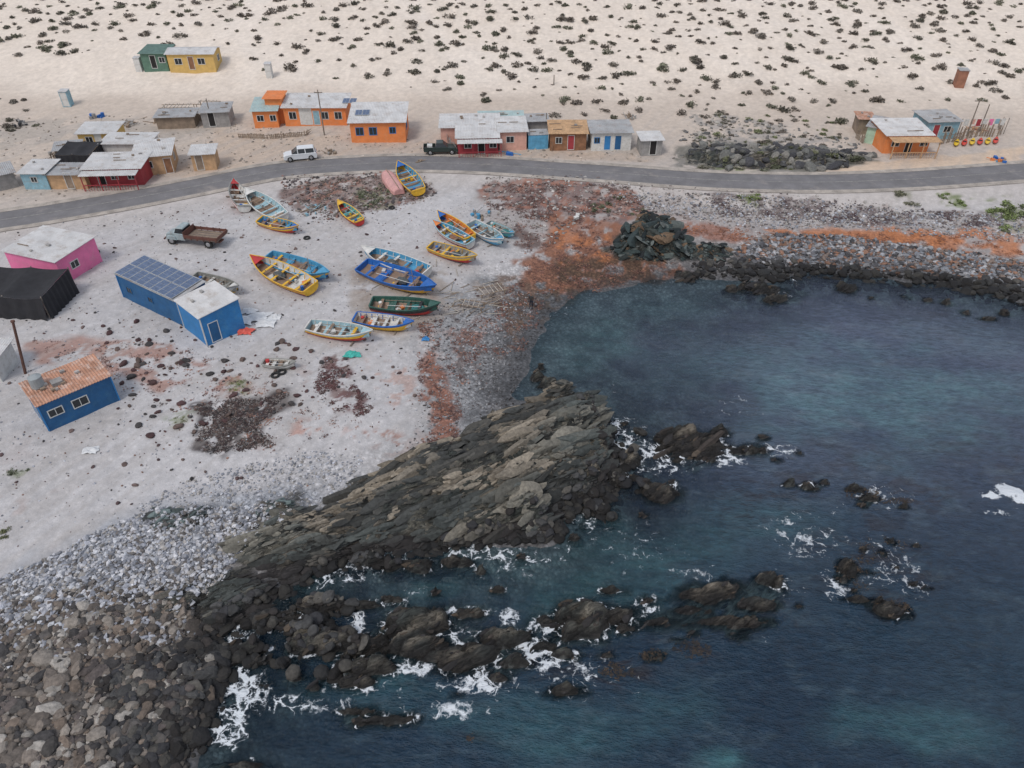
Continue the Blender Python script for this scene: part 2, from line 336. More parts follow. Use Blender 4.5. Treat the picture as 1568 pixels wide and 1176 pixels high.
hgt=s.ma('ADD',s.ma('MULTIPLY',s.noise(3,8,rough=.65),.25),s.ma('ADD',s.ma('MULTIPLY',rs,s.ma('MULTIPLY',rockA,5.)),s.ma('MULTIPLY',s.ma('MULTIPLY',vo.outputs["Distance"],peb),-.5)))
s.bump(hgt,.85,.2)
WET=ss(.5,.1,Z+(n2-.5)*.4)
terr=np_mesh("ground_terrain",np.stack([X,Y,Z],-1).reshape(-1,3),gridF(len(YS),len(XS)),C.reshape(-1,3),{"rock":ROCK,"peb":PEB,"wet":WET},s.m,True)
# ---------------------------------------------------------------- sea
XW=ax((-400,-40,12),(-40,60,.3),(60,120,1.),(120,900,20)); YW=ax((-500,0,20),(0,14,1.),(14,76,.3),(76,110,2))
xw,yw=np.meshgrid(XW,YW); dep=-HS(xw,yw).reshape(xw.shape)
dw=sdf(xw,yw,COAST)
dep=np.where(yw<-90,4.5,dep); dep=np.where(np.abs(xw)>390,4.5,dep)
def ell(L,amp=.7,fr=.5):
    M=np.zeros_like(xw)
    for (u,v,ru,rv,st) in L:
        x0,y0=ray(u,v,0); rx=abs(ray(u+ru,v,0)[0]-x0); ry=abs(ray(u,v-rv,0)[1]-y0)
        q=np.sqrt(((xw-x0)/rx)**2+((yw-y0)/ry)**2)
        M=np.maximum(M,st*ss(1.35,.1,q+(fbm(xw*fr,yw*fr,3,81)-.5)*amp))
    return M
foam=ell([(375,1060,50,50,1.1),(350,1125,50,34,1.05),(370,1030,20,14,1.3),(545,952,22,30,1.35),(600,930,30,12,.8),(945,688,36,26,1.2),(1000,690,55,20,1.1),(1100,700,65,16,1.0),(932,660,20,20,1.2),(1010,720,65,16,.85),(780,945,22,16,1.1),(840,960,36,22,1.05),(820,1000,65,38,1.0),(735,1045,95,28,1.1),(640,1025,60,20,1.0),(690,975,34,30,.9),(900,975,64,20,.85),(580,985,34,16,.95),(640,905,44,14,.7),(990,930,44,36,.85),(1200,900,44,18,.75),(1280,900,26,38,.7),(1400,900,44,22,.65),(1190,690,60,18,.65),(490,1080,70,16,.8),(1060,880,55,26,.6),(700,1085,80,24,.8),(850,1060,70,22,.7),(610,1095,70,18,.7),(420,1080,70,26,.8),(300,1140,30,20,.9),(1545,752,24,11,2.2),(1516,760,20,7,1.8),(1568,766,24,9,1.9),(1500,755,10,4,1.0),(1530,785,60,14,.6),(1240,830,80,60,.58),(1360,860,80,60,.6),(960,830,110,60,.5),(1180,975,20,10,.85),(1190,455,34,12,.7),(1215,430,14,10,.6),(890,790,50,20,.7),(760,870,90,28,.58),(500,890,60,18,.65),(900,1040,110,50,.62),(560,1050,110,36,.6),(1340,760,80,30,.55),(1130,620,90,30,.4)],.9,.5)
foam=np.maximum(foam, ss(.9,.1,np.abs(dep-.15))*ss(.35,.6,fbm(xw*.18,yw*.18,3,83))*.78*ss(62,48,yw))
foam=np.maximum(foam, ss(.25,.05,np.abs(dep-.05))*.38)
teal=ell([(900,520,110,60,1.2),(860,530,50,60,.9),(1000,470,90,30,.6),(1330,610,300,80,.85),(1150,560,180,60,.6),(1500,520,160,40,.3),(870,850,220,80,.95),(760,840,160,40,.7),(1060,840,120,50,.6),(1100,1165,60,25,1.4),(1400,1110,130,40,.8),(900,1120,160,60,.6),(560,1060,160,50,.7),(470,890,50,22,.9),(650,905,70,20,.9),(720,1100,120,40,.5),(1180,790,120,40,.45),(1020,1080,120,40,.4)],1.5,.3)
kelp=ell([(1200,760,160,60,.9),(1400,750,140,50,.8),(1330,850,140,90,.8),(1260,700,150,40,.6),(1500,720,120,80,.6),(1060,1000,70,30,1.3),(950,1030,50,25,1.2),(980,760,90,60,.7),(1360,930,60,40,1.2),(1320,755,50,16,1.3),(1375,768,50,10,1.2),(1100,500,140,40,.35),(1150,950,100,50,.8),(720,1130,60,20,.6),(1450,500,120,30,.5),(790,1000,160,60,.7),(1340,850,50,30,1.1),(850,870,100,40,.5),(1130,440,90,20,.6)],1.4,.35)
wav=(fbm(xw*.35+yw*.12,yw*.5,3,85)-.5)*.22*ss(.3,-4,dw)
brk=ell([(1540,758,40,12,1.)],.6,.8); wav=wav+brk*.45*fbm(xw*1.2,yw*1.2,3,89)
far_sheen=ss(24,60,yw+(fbm(xw*.05,yw*.07,3,88)-.5)*14)  # distant water paled through its base colour, imitating sky reflected at grazing angles
s=NT("sea_water"); ob_=s.tc.outputs["Object"]
big=s.noise(.07,4)
mp=s.n("ShaderNodeMapping",{"Vector":ob_,"Rotation":(0,0,R(20)),"Scale":(.75,1.6,1.)}).outputs[0]
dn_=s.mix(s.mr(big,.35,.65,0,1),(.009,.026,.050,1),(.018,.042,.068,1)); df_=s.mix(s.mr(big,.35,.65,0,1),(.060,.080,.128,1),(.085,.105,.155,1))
deep=s.mix(s.attr("far_sheen"),dn_,df_)
mott=s.noise(.55,7,vec=mp,rough=.62)
tl=s.mix(s.attr("far_sheen"),(.045,.125,.145,1),(.11,.20,.235,1))
c_=s.mix(s.ma('MULTIPLY',s.attr("teal"),s.mr(mott,.3,.65,.25,.9),True),deep,tl)
kn=s.mr(s.noise(.5,9,vec=mp,rough=.72,dist=.8),.47,.58,0,1)
c_=s.mix(s.ma('MULTIPLY',s.ma('MULTIPLY',s.attr("kelp"),kn),.72,True),c_,s.mix(s.attr("far_sheen"),(.022,.017,.02,1),(.045,.045,.06,1)))
lt=s.mr(s.noise(.38,8,vec=mp,rough=.68,dist=.4),.53,.68,0,.5); c_=s.mix(lt,c_,s.mix(s.attr("far_sheen"),(.055,.09,.115,1),(.13,.165,.205,1)))
rip=s.noise(1.5,5,vec=mp,rough=.6); c_=s.scalec(c_,s.mr(rip,.3,.7,.72,1.28))
wn=s.n("ShaderNodeTexNoise",{"Scale":.9,"Detail":5,"Vector":ob_}).outputs["Color"]
wv=s.n("ShaderNodeVectorMath",operation='MULTIPLY_ADD'); s.set(wv.inputs[0],wn); wv.inputs[1].default_value=(2.6,2.6,0); s.set(wv.inputs[2],ob_)
v1=s.n("ShaderNodeTexVoronoi",{"Scale":.9,"Vector":wv.outputs[0]},feature='DISTANCE_TO_EDGE').outputs["Distance"]
v2=s.n("ShaderNodeTexVoronoi",{"Scale":2.7,"Vector":wv.outputs[0]},feature='DISTANCE_TO_EDGE').outputs["Distance"]
lace=s.ma('MINIMUM',s.ma('MULTIPLY',v1,3.4),s.ma('ADD',s.ma('MULTIPLY',v2,3.4),.2)); lace=s.ma('ADD',lace,s.mr(s.noise(1.3,7,rough=.72),.32,.68,0.,.85))
fm=s.attr("foam"); ff=s.ma('MULTIPLY',s.ma('SUBTRACT',s.ma('MULTIPLY',fm,1.0),lace),3.0,True)
c_=s.mix(ff,c_,(.68,.72,.76,1))
s.set(s.p.inputs["Base Color"],c_); s.set(s.p.inputs["Roughness"],s.mr(ff,0,1,.14,.8)); s.p.inputs["IOR"].default_value=1.33
hh=s.ma('ADD',rip,s.ma('MULTIPLY',s.noise(5.0,4,vec=mp,rough=.6),.35)); s.bump(hh,.8,.45)
tr=s.n("ShaderNodeBsdfTransparent",{"Color":(.66,.78,.82,1)}); mx=s.n("ShaderNodeMixShader")
al=s.ma('MAXIMUM',s.mr(s.attr("dep"),0,2.4,.08,1.),ff,True); s.set(mx.inputs[0],al); s.t.links.new(tr.outputs[0],mx.inputs[1]); s.t.links.new(s.p.outputs[0],mx.inputs[2]); s.t.links.new(mx.outputs[0],s.out.inputs[0])
np_mesh("sea_water",np.stack([xw,yw,wav],-1).reshape(-1,3),gridF(len(YW),len(XW)),None,{"foam":foam,"teal":teal,"kelp":kelp,"dep":dep,"far_sheen":far_sheen},s.m,True)
# ---------------------------------------------------------------- road
def strip(name,P,w,z,m,off=0.,nc=6):
    T=np.gradient(P,axis=0); T/=np.linalg.norm(T,axis=1)[:,None]; Nn=np.stack([-T[:,1],T[:,0]],-1)
    V=[]
    for k in range(nc+1):
        o=off-w/2+w*k/nc; q=P+Nn*o; V.append(np.column_stack([q,np.full(len(q),z)+ (0.05*(1-(2*k/nc-1)**2) if nc>2 else .05)]))
    V=np.stack(V,1).reshape(-1,3); return np_mesh(name,V,gridF(len(P),nc+1),None,{},m,True)
s=NT("asphalt"); f=s.ma('MULTIPLY',s.mr(s.noise(.5,7,rough=.65),.3,.7,.8,1.2),s.mr(s.noise(20,3),.3,.7,.85,1.15))
c_=s.scalec((.165,.16,.165),f); c_=s.mix(s.mr(s.noise(.35,6,rough=.7),.56,.7,0,.5),c_,(.34,.30,.27,1)); s.set(s.p.inputs["Base Color"],c_); s.p.inputs["Roughness"].default_value=.9
strip("road",RC,5.0,roadz+.03,s.m)
sh_m=mat("road_shoulder_gravel",(.38,.34,.30),.95,.35,.8)
strip("road_shoulder",RC,1.0,roadz+.012,sh_m,2.9,2); strip("road_shoulder",RC,1.0,roadz+.012,sh_m,-2.9,2)
lm=mat("worn_road_paint",(.30,.29,.27),.8,.5,3,stain=((.17,.165,.16),.95))
strip("road_centre_line",RC,.12,roadz+.04,lm,0,1)
# ---------------------------------------------------------------- scatter
def ico(sub):
    bm=bmesh.new(); bmesh.ops.create_icosphere(bm,subdivisions=sub,radius=1.0); v=np.array([x.co[:] for x in bm.verts]); f=np.array([[q.index for q in x.verts] for x in bm.faces]); bm.free(); return v,f
def stonebase(sub,seed,cuts=7,lo=.45,hi=.8):
    v,f=ico(sub); r=np.random.default_rng(seed)
    for _ in range(cuts):
        n=r.normal(size=3); n/=np.linalg.norm(n); d=v@n; lim=r.uniform(lo,hi); v=v-np.clip(d-lim,0,9)[:,None]*n
    v=v*(1+r.normal(size=(len(v),1))*.05); return v,f
STB=[stonebase(2,i,6,.6,.9) for i in range(6)]; STS=[stonebase(1,i+20) for i in range(6)]; SLB=[stonebase(2,i+70,9,.25,.65) for i in range(8)]
def scatter(name,bases,pos,scl,cols,m,tilt=.3,smooth=False,ang=None,dip=0.):
    n=len(pos); pick=rng.integers(0,len(bases),n); V=[];Fs=[];Cs=[];o=0
    ang=rng.uniform(0,2*math.pi,n) if ang is None else ang
    tx=rng.normal(dip,tilt,n); ty=rng.normal(0,tilt*(.5 if dip else 1),n)
    for b_ in range(len(bases)):
        I=np.where(pick==b_)[0]
        if not len(I): continue
        bv,bf=bases[b_][:2]; v=bv[None]*scl[I][:,None,:]
        c,s_=np.cos(tx[I])[:,None],np.sin(tx[I])[:,None]; y=v[...,1]*c-v[...,2]*s_; z=v[...,1]*s_+v[...,2]*c; x=v[...,0]
        c,s_=np.cos(ty[I])[:,None],np.sin(ty[I])[:,None]; x,z=x*c+z*s_,-x*s_+z*c
        c,s_=np.cos(ang[I])[:,None],np.sin(ang[I])[:,None]; x,y=x*c-y*s_,x*s_+y*c
        v=np.stack([x,y,z],-1)+pos[I][:,None,:]
        cc=np.repeat(cols[I][:,None,:],len(bv),1)
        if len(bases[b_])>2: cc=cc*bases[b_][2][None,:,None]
        V.append(v.reshape(-1,3)); Cs.append(cc.reshape(-1,3)); Fs.append((bf[None]+(np.arange(len(I))*len(bv))[:,None,None]+o).reshape(-1,bf.shape[1])); o+=len(I)*len(bv)
    return np_mesh(name,np.vstack(V),np.vstack(Fs),np.vstack(Cs),{},m,smooth)
def inpoly(W,n,dens=None):
    xs=[p[0] for p in W];ys=[p[1] for p in W]; out=[]
    tot=0
    for _ in range(200):
        x=rng.uniform(min(xs),max(xs),n*3+10); y=rng.uniform(min(ys),max(ys),n*3+10); k=sdf(x,y,W)>0
        if dens is not None: k&=rng.uniform(0,1,len(x))<dens(x,y)
        out.append(np.column_stack([x[k],y[k]])); tot+=k.sum()
        if tot>=n: break
    return np.vstack(out)[:n]
stm=vcol_mat("stone_material",.85,.4,4,.7)
def pal(n,cs,var=.25):
    cs=np.array(cs); return np.clip(cs[rng.integers(0,len(cs),n)]*rng.uniform(1-var,1+var,(n,1)),0,1)
def stones(name,px,n,lo,hi,cs,bases,power=2.2,dens=None,flat=(.45,.8),sink=.15,world=False):
    P=inpoly(px if world else GP(px),n,dens); n=len(P); r=lo+(hi-lo)*rng.uniform(0,1,n)**power
    sc=np.column_stack([r*rng.uniform(.8,1.4,n),r*rng.uniform(.7,1.1,n),r*rng.uniform(flat[0],flat[1],n)])
    z=HS(P[:,0],P[:,1]); zt=z+r*sink
    col=pal(n,cs); wetk=ss(.6,.1,z)[:,None]; col=col*(1-wetk*.7)
    return scatter(name,bases,np.column_stack([P,zt]),sc,col,stm,.3)
GL=[(.33,.34,.375),(.25,.26,.29),(.43,.44,.465),(.31,.295,.28),(.18,.19,.215)]
BR=[(.11,.093,.08),(.16,.135,.115),(.07,.064,.06),(.22,.195,.17),(.14,.11,.088),(.045,.042,.042),(.09,.075,.07),(.28,.26,.235)]
DKS=[(.030,.030,.033),(.05,.05,.05),(.022,.019,.018),(.075,.07,.062)]
dn5=lambda x,y: .35+.65*ss(.4,.6,fbm(x*.35,y*.35,3,101))
stones("boulder_field",[(-60,1000),(0,965),(120,925),(250,930),(335,960),(345,1040),(320,1100),(285,1176),(240,1300),(-160,1300)],7000,.05,.34,BR,STB,2.4,dn5,sink=.05)
stones("boulder_field",[(-60,1000),(0,965),(120,925),(250,930),(335,960),(345,1040),(320,1100),(285,1176),(240,1300),(-160,1300)],380,.35,.72,BR,STB,2.0,None,(.4,.65),-.05)
stones("boulder_field",[(-60,950),(100,905),(240,900),(300,930),(300,980),(150,1000),(-60,1040)],2400,.06,.34,BR+GL[:3],STS,2.4)
stones("boulder_field",[(150,1040),(335,960),(345,1040),(320,1100),(285,1176),(180,1176)],1500,.08,.5,DKS,STB,2.2,None,(.45,.8),0)
stones("beach_cobbles",[(-40,900),(60,860),(160,810),(240,780),(420,775),(450,800),(370,850),(330,910),(180,930),(-40,990)],8000,.05,.25,GL+[(.47,.47,.49),(.12,.11,.105)],STS,2.)
stones("beach_cobbles",[(200,780),(300,730),(470,690),(560,700),(540,760),(420,790),(280,800)],1600,.04,.18,GL,STS,2.5)
stones("beach_cobbles",[(1180,358),(1300,362),(1430,380),(1568,400),(1640,405),(1640,470),(1500,436),(1400,424),(1250,410),(1150,405),(1120,385)],4800,.09,.46,[(.17,.18,.20),(.24,.25,.27),(.11,.11,.12),(.31,.31,.32),(.17,.13,.11),(.06,.06,.065),(.22,.12,.08)],STS,2.1)
stones("shore_rubble",[(1060,402),(1150,396),(1250,405),(1400,418),(1640,440),(1640,490),(1480,452),(1300,436),(1160,432),(1060,426)],900,.12,.65,DKS,STB,1.8)
stones("beach_cobbles",[(930,300),(1100,305),(1568,330),(1640,360),(1568,372),(1300,350),(1130,350),(1000,325)],3200,.07,.25,GL+[(.24,.2,.18),(.1,.09,.09)],STS,2.4)
stones("beach_cobbles",[(740,275),(900,272),(1000,290),(1568,330),(1568,355),(900,330),(840,380),(740,340)],1800,.06,.3,[(.3,.28,.26),(.2,.17,.16),(.4,.38,.36),(.12,.1,.1)],STS,2.4)
stones("shore_rubble",[(1035,235),(1070,222),(1240,225),(1340,240),(1345,252),(1260,266),(1120,268),(1040,258)],420,.2,.95,[(.07,.07,.07),(.13,.13,.12),(.045,.045,.05),(.2,.19,.17)],STB,1.9,lambda x,y: ss(.42,.55,fbm(x*.2,y*.3,3,103)))
stones("shore_rubble",[(1050,175),(1180,185),(1300,215),(1340,232),(1040,220)],280,.1,.5,[(.2,.19,.18),(.13,.13,.13),(.32,.3,.27)],STS,2.2)
stones("shore_rubble",[(850,620),(935,640),(960,700),(950,760),(900,800),(850,830),(700,840),(600,870),(480,890),(440,930),(470,870),(620,840),(840,790),(920,700)],650,.1,.5,DKS,STB,1.8)
stones("shore_rubble",[(940,640),(985,650),(990,760),(930,800),(880,810),(930,740)],90,.15,.6,DKS,STB,1.5)
stones("shore_rubble",[(330,930),(440,900),(560,930),(560,1030),(350,1080),(300,1176),(260,1176),(320,1020)],600,.1,.55,DKS,STB,2)
stones("beach_pebbles",[(-60,360),(150,330),(400,300),(720,300),(800,420),(780,560),(680,700),(400,760),(0,860),(-60,860)],5600,.03,.12,GL+[(.12,.08,.07),(.5,.49,.48),(.2,.12,.09)],STS,3)
stones("beach_pebbles",[(640,470),(860,440),(800,560),(790,620),(700,690),(620,700),(660,600)],2600,.04,.16,[(.12,.12,.125),(.2,.2,.21),(.3,.3,.31),(.08,.07,.07)],STS,2.4)
stones("dark_beach_stones",[(150,500),(310,470),(320,540),(460,520),(600,590),(240,680),(180,640),(170,540)],150,.1,.42,[(.07,.035,.035),(.05,.045,.045),(.1,.07,.06)],STB,1.7)
stones("dark_beach_stones",[(0,360),(250,320),(700,300),(760,420),(640,640),(300,760),(0,820)],380,.05,.24,[(.08,.05,.05),(.05,.045,.045),(.14,.10,.09)],STB,2)
stones("beach_pebbles",[(430,270),(640,265),(680,300),(620,320),(500,340),(430,320)],900,.06,.34,[(.12,.1,.1),(.3,.27,.25),(.2,.12,.1),(.07,.06,.06)],STS,2)
stones("village_rubble",[(-60,180),(330,175),(480,205),(1000,225),(1060,245),(900,255),(600,240),(420,255),(250,275),(0,320),(-60,330)],1500,.05,.3,[(.3,.26,.22),(.2,.18,.16),(.4,.35,.3)],STS,3)
# ---- stratified bedrock slabs: colour follows the beds
def slabs(name,W,n,lo,hi,cs=None,spread=.10,dip=.75,el=(1.4,3.2),power=2.0,ang=None,up=0.,wetz=(1.1,.4)):
    P=inpoly(W,n); n=len(P); r=lo+(hi-lo)*rng.uniform(0,1,n)**power
    z=HS(P[:,0],P[:,1]); k=z>-.35; P=P[k];r=r[k];z=z[k]; n=len(P)
    sc=np.column_stack([r*rng.uniform(el[0],el[1],n),r*rng.uniform(.4,.85,n),r*rng.uniform(.18,.42,n)])
    if cs is None:
        al_=P[:,0]*sd[0]+P[:,1]*sd[1]; ac=-P[:,0]*sd[1]+P[:,1]*sd[0]
        q=fbm(al_*.18,ac*.8,4,111)+.10*rng.normal(0,1,n)*.6+.06*np.clip(z-1.6,-1,2); m1=ss(.46,.66,q)[:,None]; g=ss(.5,.68,fbm(al_*.1+7,ac*.2,3,112))[:,None]
        col=np.array((.042,.044,.042))*(1-m1)+np.array((.215,.185,.145))*m1; col=col*(1-g*.5)+np.array((.075,.09,.085))*g*.5; col=col*rng.uniform(.7,1.3,(n,1))
    else: col=pal(n,cs,.35)
    wk=ss(wetz[0],wetz[1],z)[:,None] if wetz else 0; col=col*(1-wk)+np.array((.018,.016,.016))*wk*rng.uniform(.5,1.6,(n,1))
    A=(SANG if ang is None else ang)+rng.normal(0,spread,n)+.35*(fbm(P[:,0]*.08,P[:,1]*.08,2,113)-.5)
    return scatter(name,SLB,np.column_stack([P,z+r*up]),sc,col,stm,.16,False,A,dip)
slabs("bedrock_outcrop",RPW[0],520,.5,1.25,up=-.1)
slabs("bedrock_outcrop",RPW[0],2300,.10,.5)
slabs("bedrock_outcrop",RPW[7],60,.5,1.1); slabs("bedrock_outcrop",RPW[7],250,.1,.5)
slabs("bedrock_outcrop",RPW[1],160,.35,.9,up=-.1); slabs("bedrock_outcrop",RPW[1],800,.08,.35)
slabs("bedrock_outcrop",RPW[6],60,.3,.8,up=-.1); slabs("bedrock_outcrop",RPW[6],350,.08,.35)
slabs("bedrock_outcrop",RPW[2],110,.15,.5,[(.06,.08,.08),(.1,.13,.13),(.04,.045,.045)],.4)
slabs("bedrock_outcrop",RPW[3],60,.15,.5,[(.06,.08,.08),(.1,.13,.13),(.04,.045,.045)],.4)
OBC=[(.018,.028,.03),(.03,.045,.045),(.012,.016,.018),(.07,.085,.08),(.10,.115,.11),(.12,.08,.05)]
slabs("dark_rock_outcrop",RPW[4],200,.5,1.3,OBC,1.0,.8,(.9,1.9),1.6,up=.15,wetz=None); slabs("dark_rock_outcrop",RPW[4],260,.15,.5,OBC,1.2,.7,(.9,1.7),1.6,up=.15,wetz=None)
slabs("dark_rock_outcrop",RPW[5],120,.2,.8,OBC,1.2,.6,(.9,1.7),1.6,wetz=None)
slabs("dark_rock_outcrop",RPW[8],260,.25,.95,[(.05,.052,.055),(.10,.10,.095),(.16,.15,.13),(.035,.035,.04)],1.0,.6,(.9,1.8),1.8,wetz=None)
allP=[];allr=[]
for (x0,y0,rx,ry,hh) in ISL:
    ar=rx*ry*3.14; n_=int(min(110,max(5,ar*2.2))); W=[(x0+rx*1.1*math.cos(a_),y0+ry*1.1*math.sin(a_)) for a_ in np.linspace(0,6.28,13)[:-1]]; rr=min(1.0,max(.22,ry*.6))
    P=inpoly(W,n_); allP.append(P); allr.append(.12+(rr-.12)*rng.uniform(0,1,len(P))**1.8)
P=np.vstack(allP); r=np.concatenate(allr); z=HS(P[:,0],P[:,1]); k=z>-.45; P=P[k];r=r[k];z=z[k]; n=len(P)
sc=np.column_stack([r*rng.uniform(1.2,2.6,n),r*rng.uniform(.45,.85,n),r*rng.uniform(.3,.6,n)])
scatter("sea_rocks",SLB,np.column_stack([P,z+r*.08]),sc,pal(n,[(.022,.02,.02),(.035,.028,.024),(.014,.013,.014),(.060,.046,.034)],.4),stm,.22,False,SANG+rng.normal(0,.25,n),.6)
# seaweed
def chipbase(seed):
    r=np.random.default_rng(seed); k=5; V=[];Fc=[]
    for j in range(7):
        a0=r.uniform(0,6.3); p=r.normal(0,.75,2); w_=r.uniform(.08,.2); o=len(V)
        for i in range(k):
            a0+=r.normal(0,.7); nx,ny=-math.sin(a0),math.cos(a0); z=.02+.1*r.random()
            V+= [(p[0]+nx*w_,p[1]+ny*w_,z),(p[0]-nx*w_,p[1]-ny*w_,z+.05*r.random())]; p=p+np.array([math.cos(a0),math.sin(a0)])*.2
        for i in range(k-1): Fc.append((o+2*i,o+2*i+1,o+2*i+3,o+2*i+2))
    return np.array(V),np.array(Fc)
CH=[chipbase(i) for i in range(6)]; swm=vcol_mat("seaweed_material",.8,.4,8)
def weed(name,px,n,lo,hi,cs,dens=None):
    P=inpoly(GP(px),n,dens); n=len(P); r=rng.uniform(lo,hi,n); z=np.maximum(HS(P[:,0],P[:,1]),-.02)
    return scatter(name,CH,np.column_stack([P,z+.02]),np.column_stack([r,r,r*.5]),pal(n,cs,.4),swm,.06)
cl=lambda x,y: ss(.46,.6,fbm(x*1.1,y*1.1,4,95))
WR=[(.22,.10,.075),(.12,.055,.045),(.30,.15,.10),(.07,.04,.038)]
weed("dried_seaweed",[(300,690),(310,640),(302,622),(345,614),(395,614),(438,602),(440,618),(395,650),(418,683),(330,694)],1100,.1,.28,[(.05,.03,.03),(.09,.06,.05),(.03,.025,.025),(.18,.16,.15)],lambda x,y: ss(.42,.52,fbm(x*1.1,y*1.1,4,96)))
weed("dried_seaweed",[(480,595),(500,550),(535,545),(545,600),(585,605),(560,640),(520,635)],400,.07,.22,[(.10,.04,.04),(.07,.035,.03)],cl)
weed("dried_seaweed",[(640,490),(680,490),(700,600),(710,660),(690,700),(650,700),(640,600)],650,.05,.2,WR,cl)
weed("dried_seaweed",[(740,330),(840,330),(930,340),(940,400),(1040,402),(960,435),(850,460),(800,540),(740,560),(700,600),(690,520),(760,460),(800,400)],2400,.05,.2,WR,cl)
weed("dried_seaweed",[(740,282),(960,290),(1000,330),(860,345),(750,320)],1500,.06,.25,[(.12,.06,.05),(.07,.045,.04),(.2,.1,.08)],cl)
weed("dried_seaweed",[(1000,325),(1130,350),(1568,360),(1568,395),(1350,380),(1150,372),(1010,350)],900,.08,.25,[(.34,.13,.06),(.2,.09,.06)],cl)
weed("dried_seaweed",[(1080,305),(1568,330),(1568,350),(1100,330)],900,.08,.3,[(.06,.04,.05),(.1,.06,.06)],cl)
weed("dried_seaweed",[(40,520),(250,525),(400,570),(560,650),(400,700),(240,620),(100,560)],600,.05,.18,WR,cl)
weed("dried_seaweed",[(430,290),(520,272),(660,272),(650,305),(500,335)],800,.06,.25,[(.12,.07,.06),(.08,.08,.05),(.07,.045,.04)],cl)
PP=[];RR=[]
for q,(u,v,ru,rv,n) in enumerate([(1320,755,30,10,40),(1375,768,36,5,26),(1060,995,30,14,50),(945,1028,28,12,45),(1365,930,26,14,50),(1310,880,30,30,30),(1350,840,40,20,24),(720,1132,6,3,5),(1000,1005,20,8,20)]):
    W=[ray(u+ru*math.cos(a_),v+rv*math.sin(a_),0) for a_ in np.linspace(0,6.28,9)[:-1]]; pp=inpoly(W,n); PP.append(pp); RR.append(rng.uniform(.07,.2,n))
PP=np.vstack(PP);RR=np.concatenate(RR); n=len(PP)
scatter("floating_kelp",CH,np.column_stack([PP,np.full(n,.05)]),np.column_stack([RR,RR,RR*.2]),pal(n,[(.035,.024,.016),(.05,.032,.018),(.02,.016,.013)],.3),swm,.03)
# ---------------------------------------------------------------- shrubs
def shrubbase(seed):
    r=np.random.default_rng(seed); V=[];Fc=[];Cc=[]
    lob=[(r.normal(0,.36),r.normal(0,.32),r.uniform(.4,.68)) for _ in range(r.integers(3,6))]
    for i in range(170):
        lx,ly,lr=lob[r.integers(0,len(lob))]; d=r.normal(size=3); d/=np.linalg.norm(d); d[2]=abs(d[2]); q=lr*r.uniform(.45,1.1)
        c=np.array([lx,ly,0])+d*q*np.array([1,1,.95]); s_=r.uniform(.07,.17)
        a=r.normal(size=3);a/=np.linalg.norm(a); b=np.cross(a,r.normal(size=3)); b/=np.linalg.norm(b); o=len(V)
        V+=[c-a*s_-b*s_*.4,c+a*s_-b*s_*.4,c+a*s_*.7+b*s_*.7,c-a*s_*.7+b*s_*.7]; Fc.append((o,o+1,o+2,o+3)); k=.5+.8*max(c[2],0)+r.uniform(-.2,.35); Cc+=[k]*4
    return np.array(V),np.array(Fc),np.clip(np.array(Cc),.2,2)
SB=[shrubbase(i+50) for i in range(8)]
lfm=vcol_mat("shrub_foliage",.9,.3,4)
bl=GP([(0,92),(150,84),(200,72),(340,76),(356,108),(520,122),(640,136),(700,155),(900,185),(1040,190),(1300,198),(1330,160),(1568,150)])
bx=np.array([-400]+[p[0] for p in bl]+[400]); by=np.array([bl[0][1]+3]+[p[1] for p in bl]+[bl[-1][1]])
gx,gy=np.meshgrid(np.arange(-190,190,2.75),np.arange(112,215,3.0)); gx=gx+rng.uniform(-1.6,1.6,gx.shape); gy=gy+rng.uniform(-1.7,1.7,gy.shape); gx=gx.ravel();gy=gy.ravel()
lim=np.interp(gx,bx,by); dn=fbm(gx*.06,gy*.06,3,97); k=(gy>lim)&(rng.uniform(0,1,len(gx))<.50+.42*ss(0,22,gy-lim)+.3*(dn-.5))
gx=gx[k];gy=gy[k]; n=len(gx); r=rng.uniform(.5,1.2,n); r*=np.where(rng.uniform(0,1,n)<.28,.5,1)
SC=[(.17,.145,.12),(.20,.17,.145),(.145,.135,.105),(.23,.205,.175),(.18,.18,.13)]
scatter("desert_shrubs",SB,np.column_stack([gx,gy,HS(gx,gy)-.05]),np.column_stack([r*rng.uniform(.9,1.35,n),r,r*rng.uniform(.8,1.2,n)]),pal(n,SC),lfm,.08)
def shrubs(px,n,lo,hi,cs):
    P=inpoly(GP(px),n); r=rng.uniform(lo,hi,n); scatter("coastal_shrubs",SB,np.column_stack([P,HS(P[:,0],P[:,1])-.05]),np.column_stack([r,r,r*.8]),pal(n,cs),lfm,.08)
shrubs([(0,150),(60,150),(60,200),(0,200)],12,.4,1.0,SC); shrubs([(70,70),(110,70),(110,85),(70,85)],7,.6,1.4,SC)
shrubs([(340,585),(375,585),(378,603),(345,605)],14,.12,.35,[(.16,.21,.07),(.23,.25,.1)])
shrubs([(550,292),(598,288),(600,316),(560,322)],16,.4,.9,[(.16,.18,.11),(.2,.2,.14)])
shrubs([(1090,225),(1340,240),(1300,255),(1150,272),(1060,262)],75,.4,1.1,[(.17,.18,.1),(.12,.13,.08),(.21,.2,.15)])
shrubs([(1510,320),(1568,305),(1568,358),(1530,358)],16,.4,1.,[(.19,.24,.09),(.14,.17,.08)])
shrubs([(1435,303),(1490,300),(1490,316),(1440,318)],8,.3,.8,[(.2,.26,.09)])
shrubs([(1370,302),(1400,302),(1400,316),(1375,316)],5,.4,.8,[(.18,.18,.12)])
shrubs([(1130,310),(1160,308),(1160,320),(1135,320)],4,.3,.6,[(.2,.26,.09)])
shrubs([(1095,172),(1290,180),(1300,225),(1060,220)],80,.3,.8,SC+[(.18,.2,.1)])
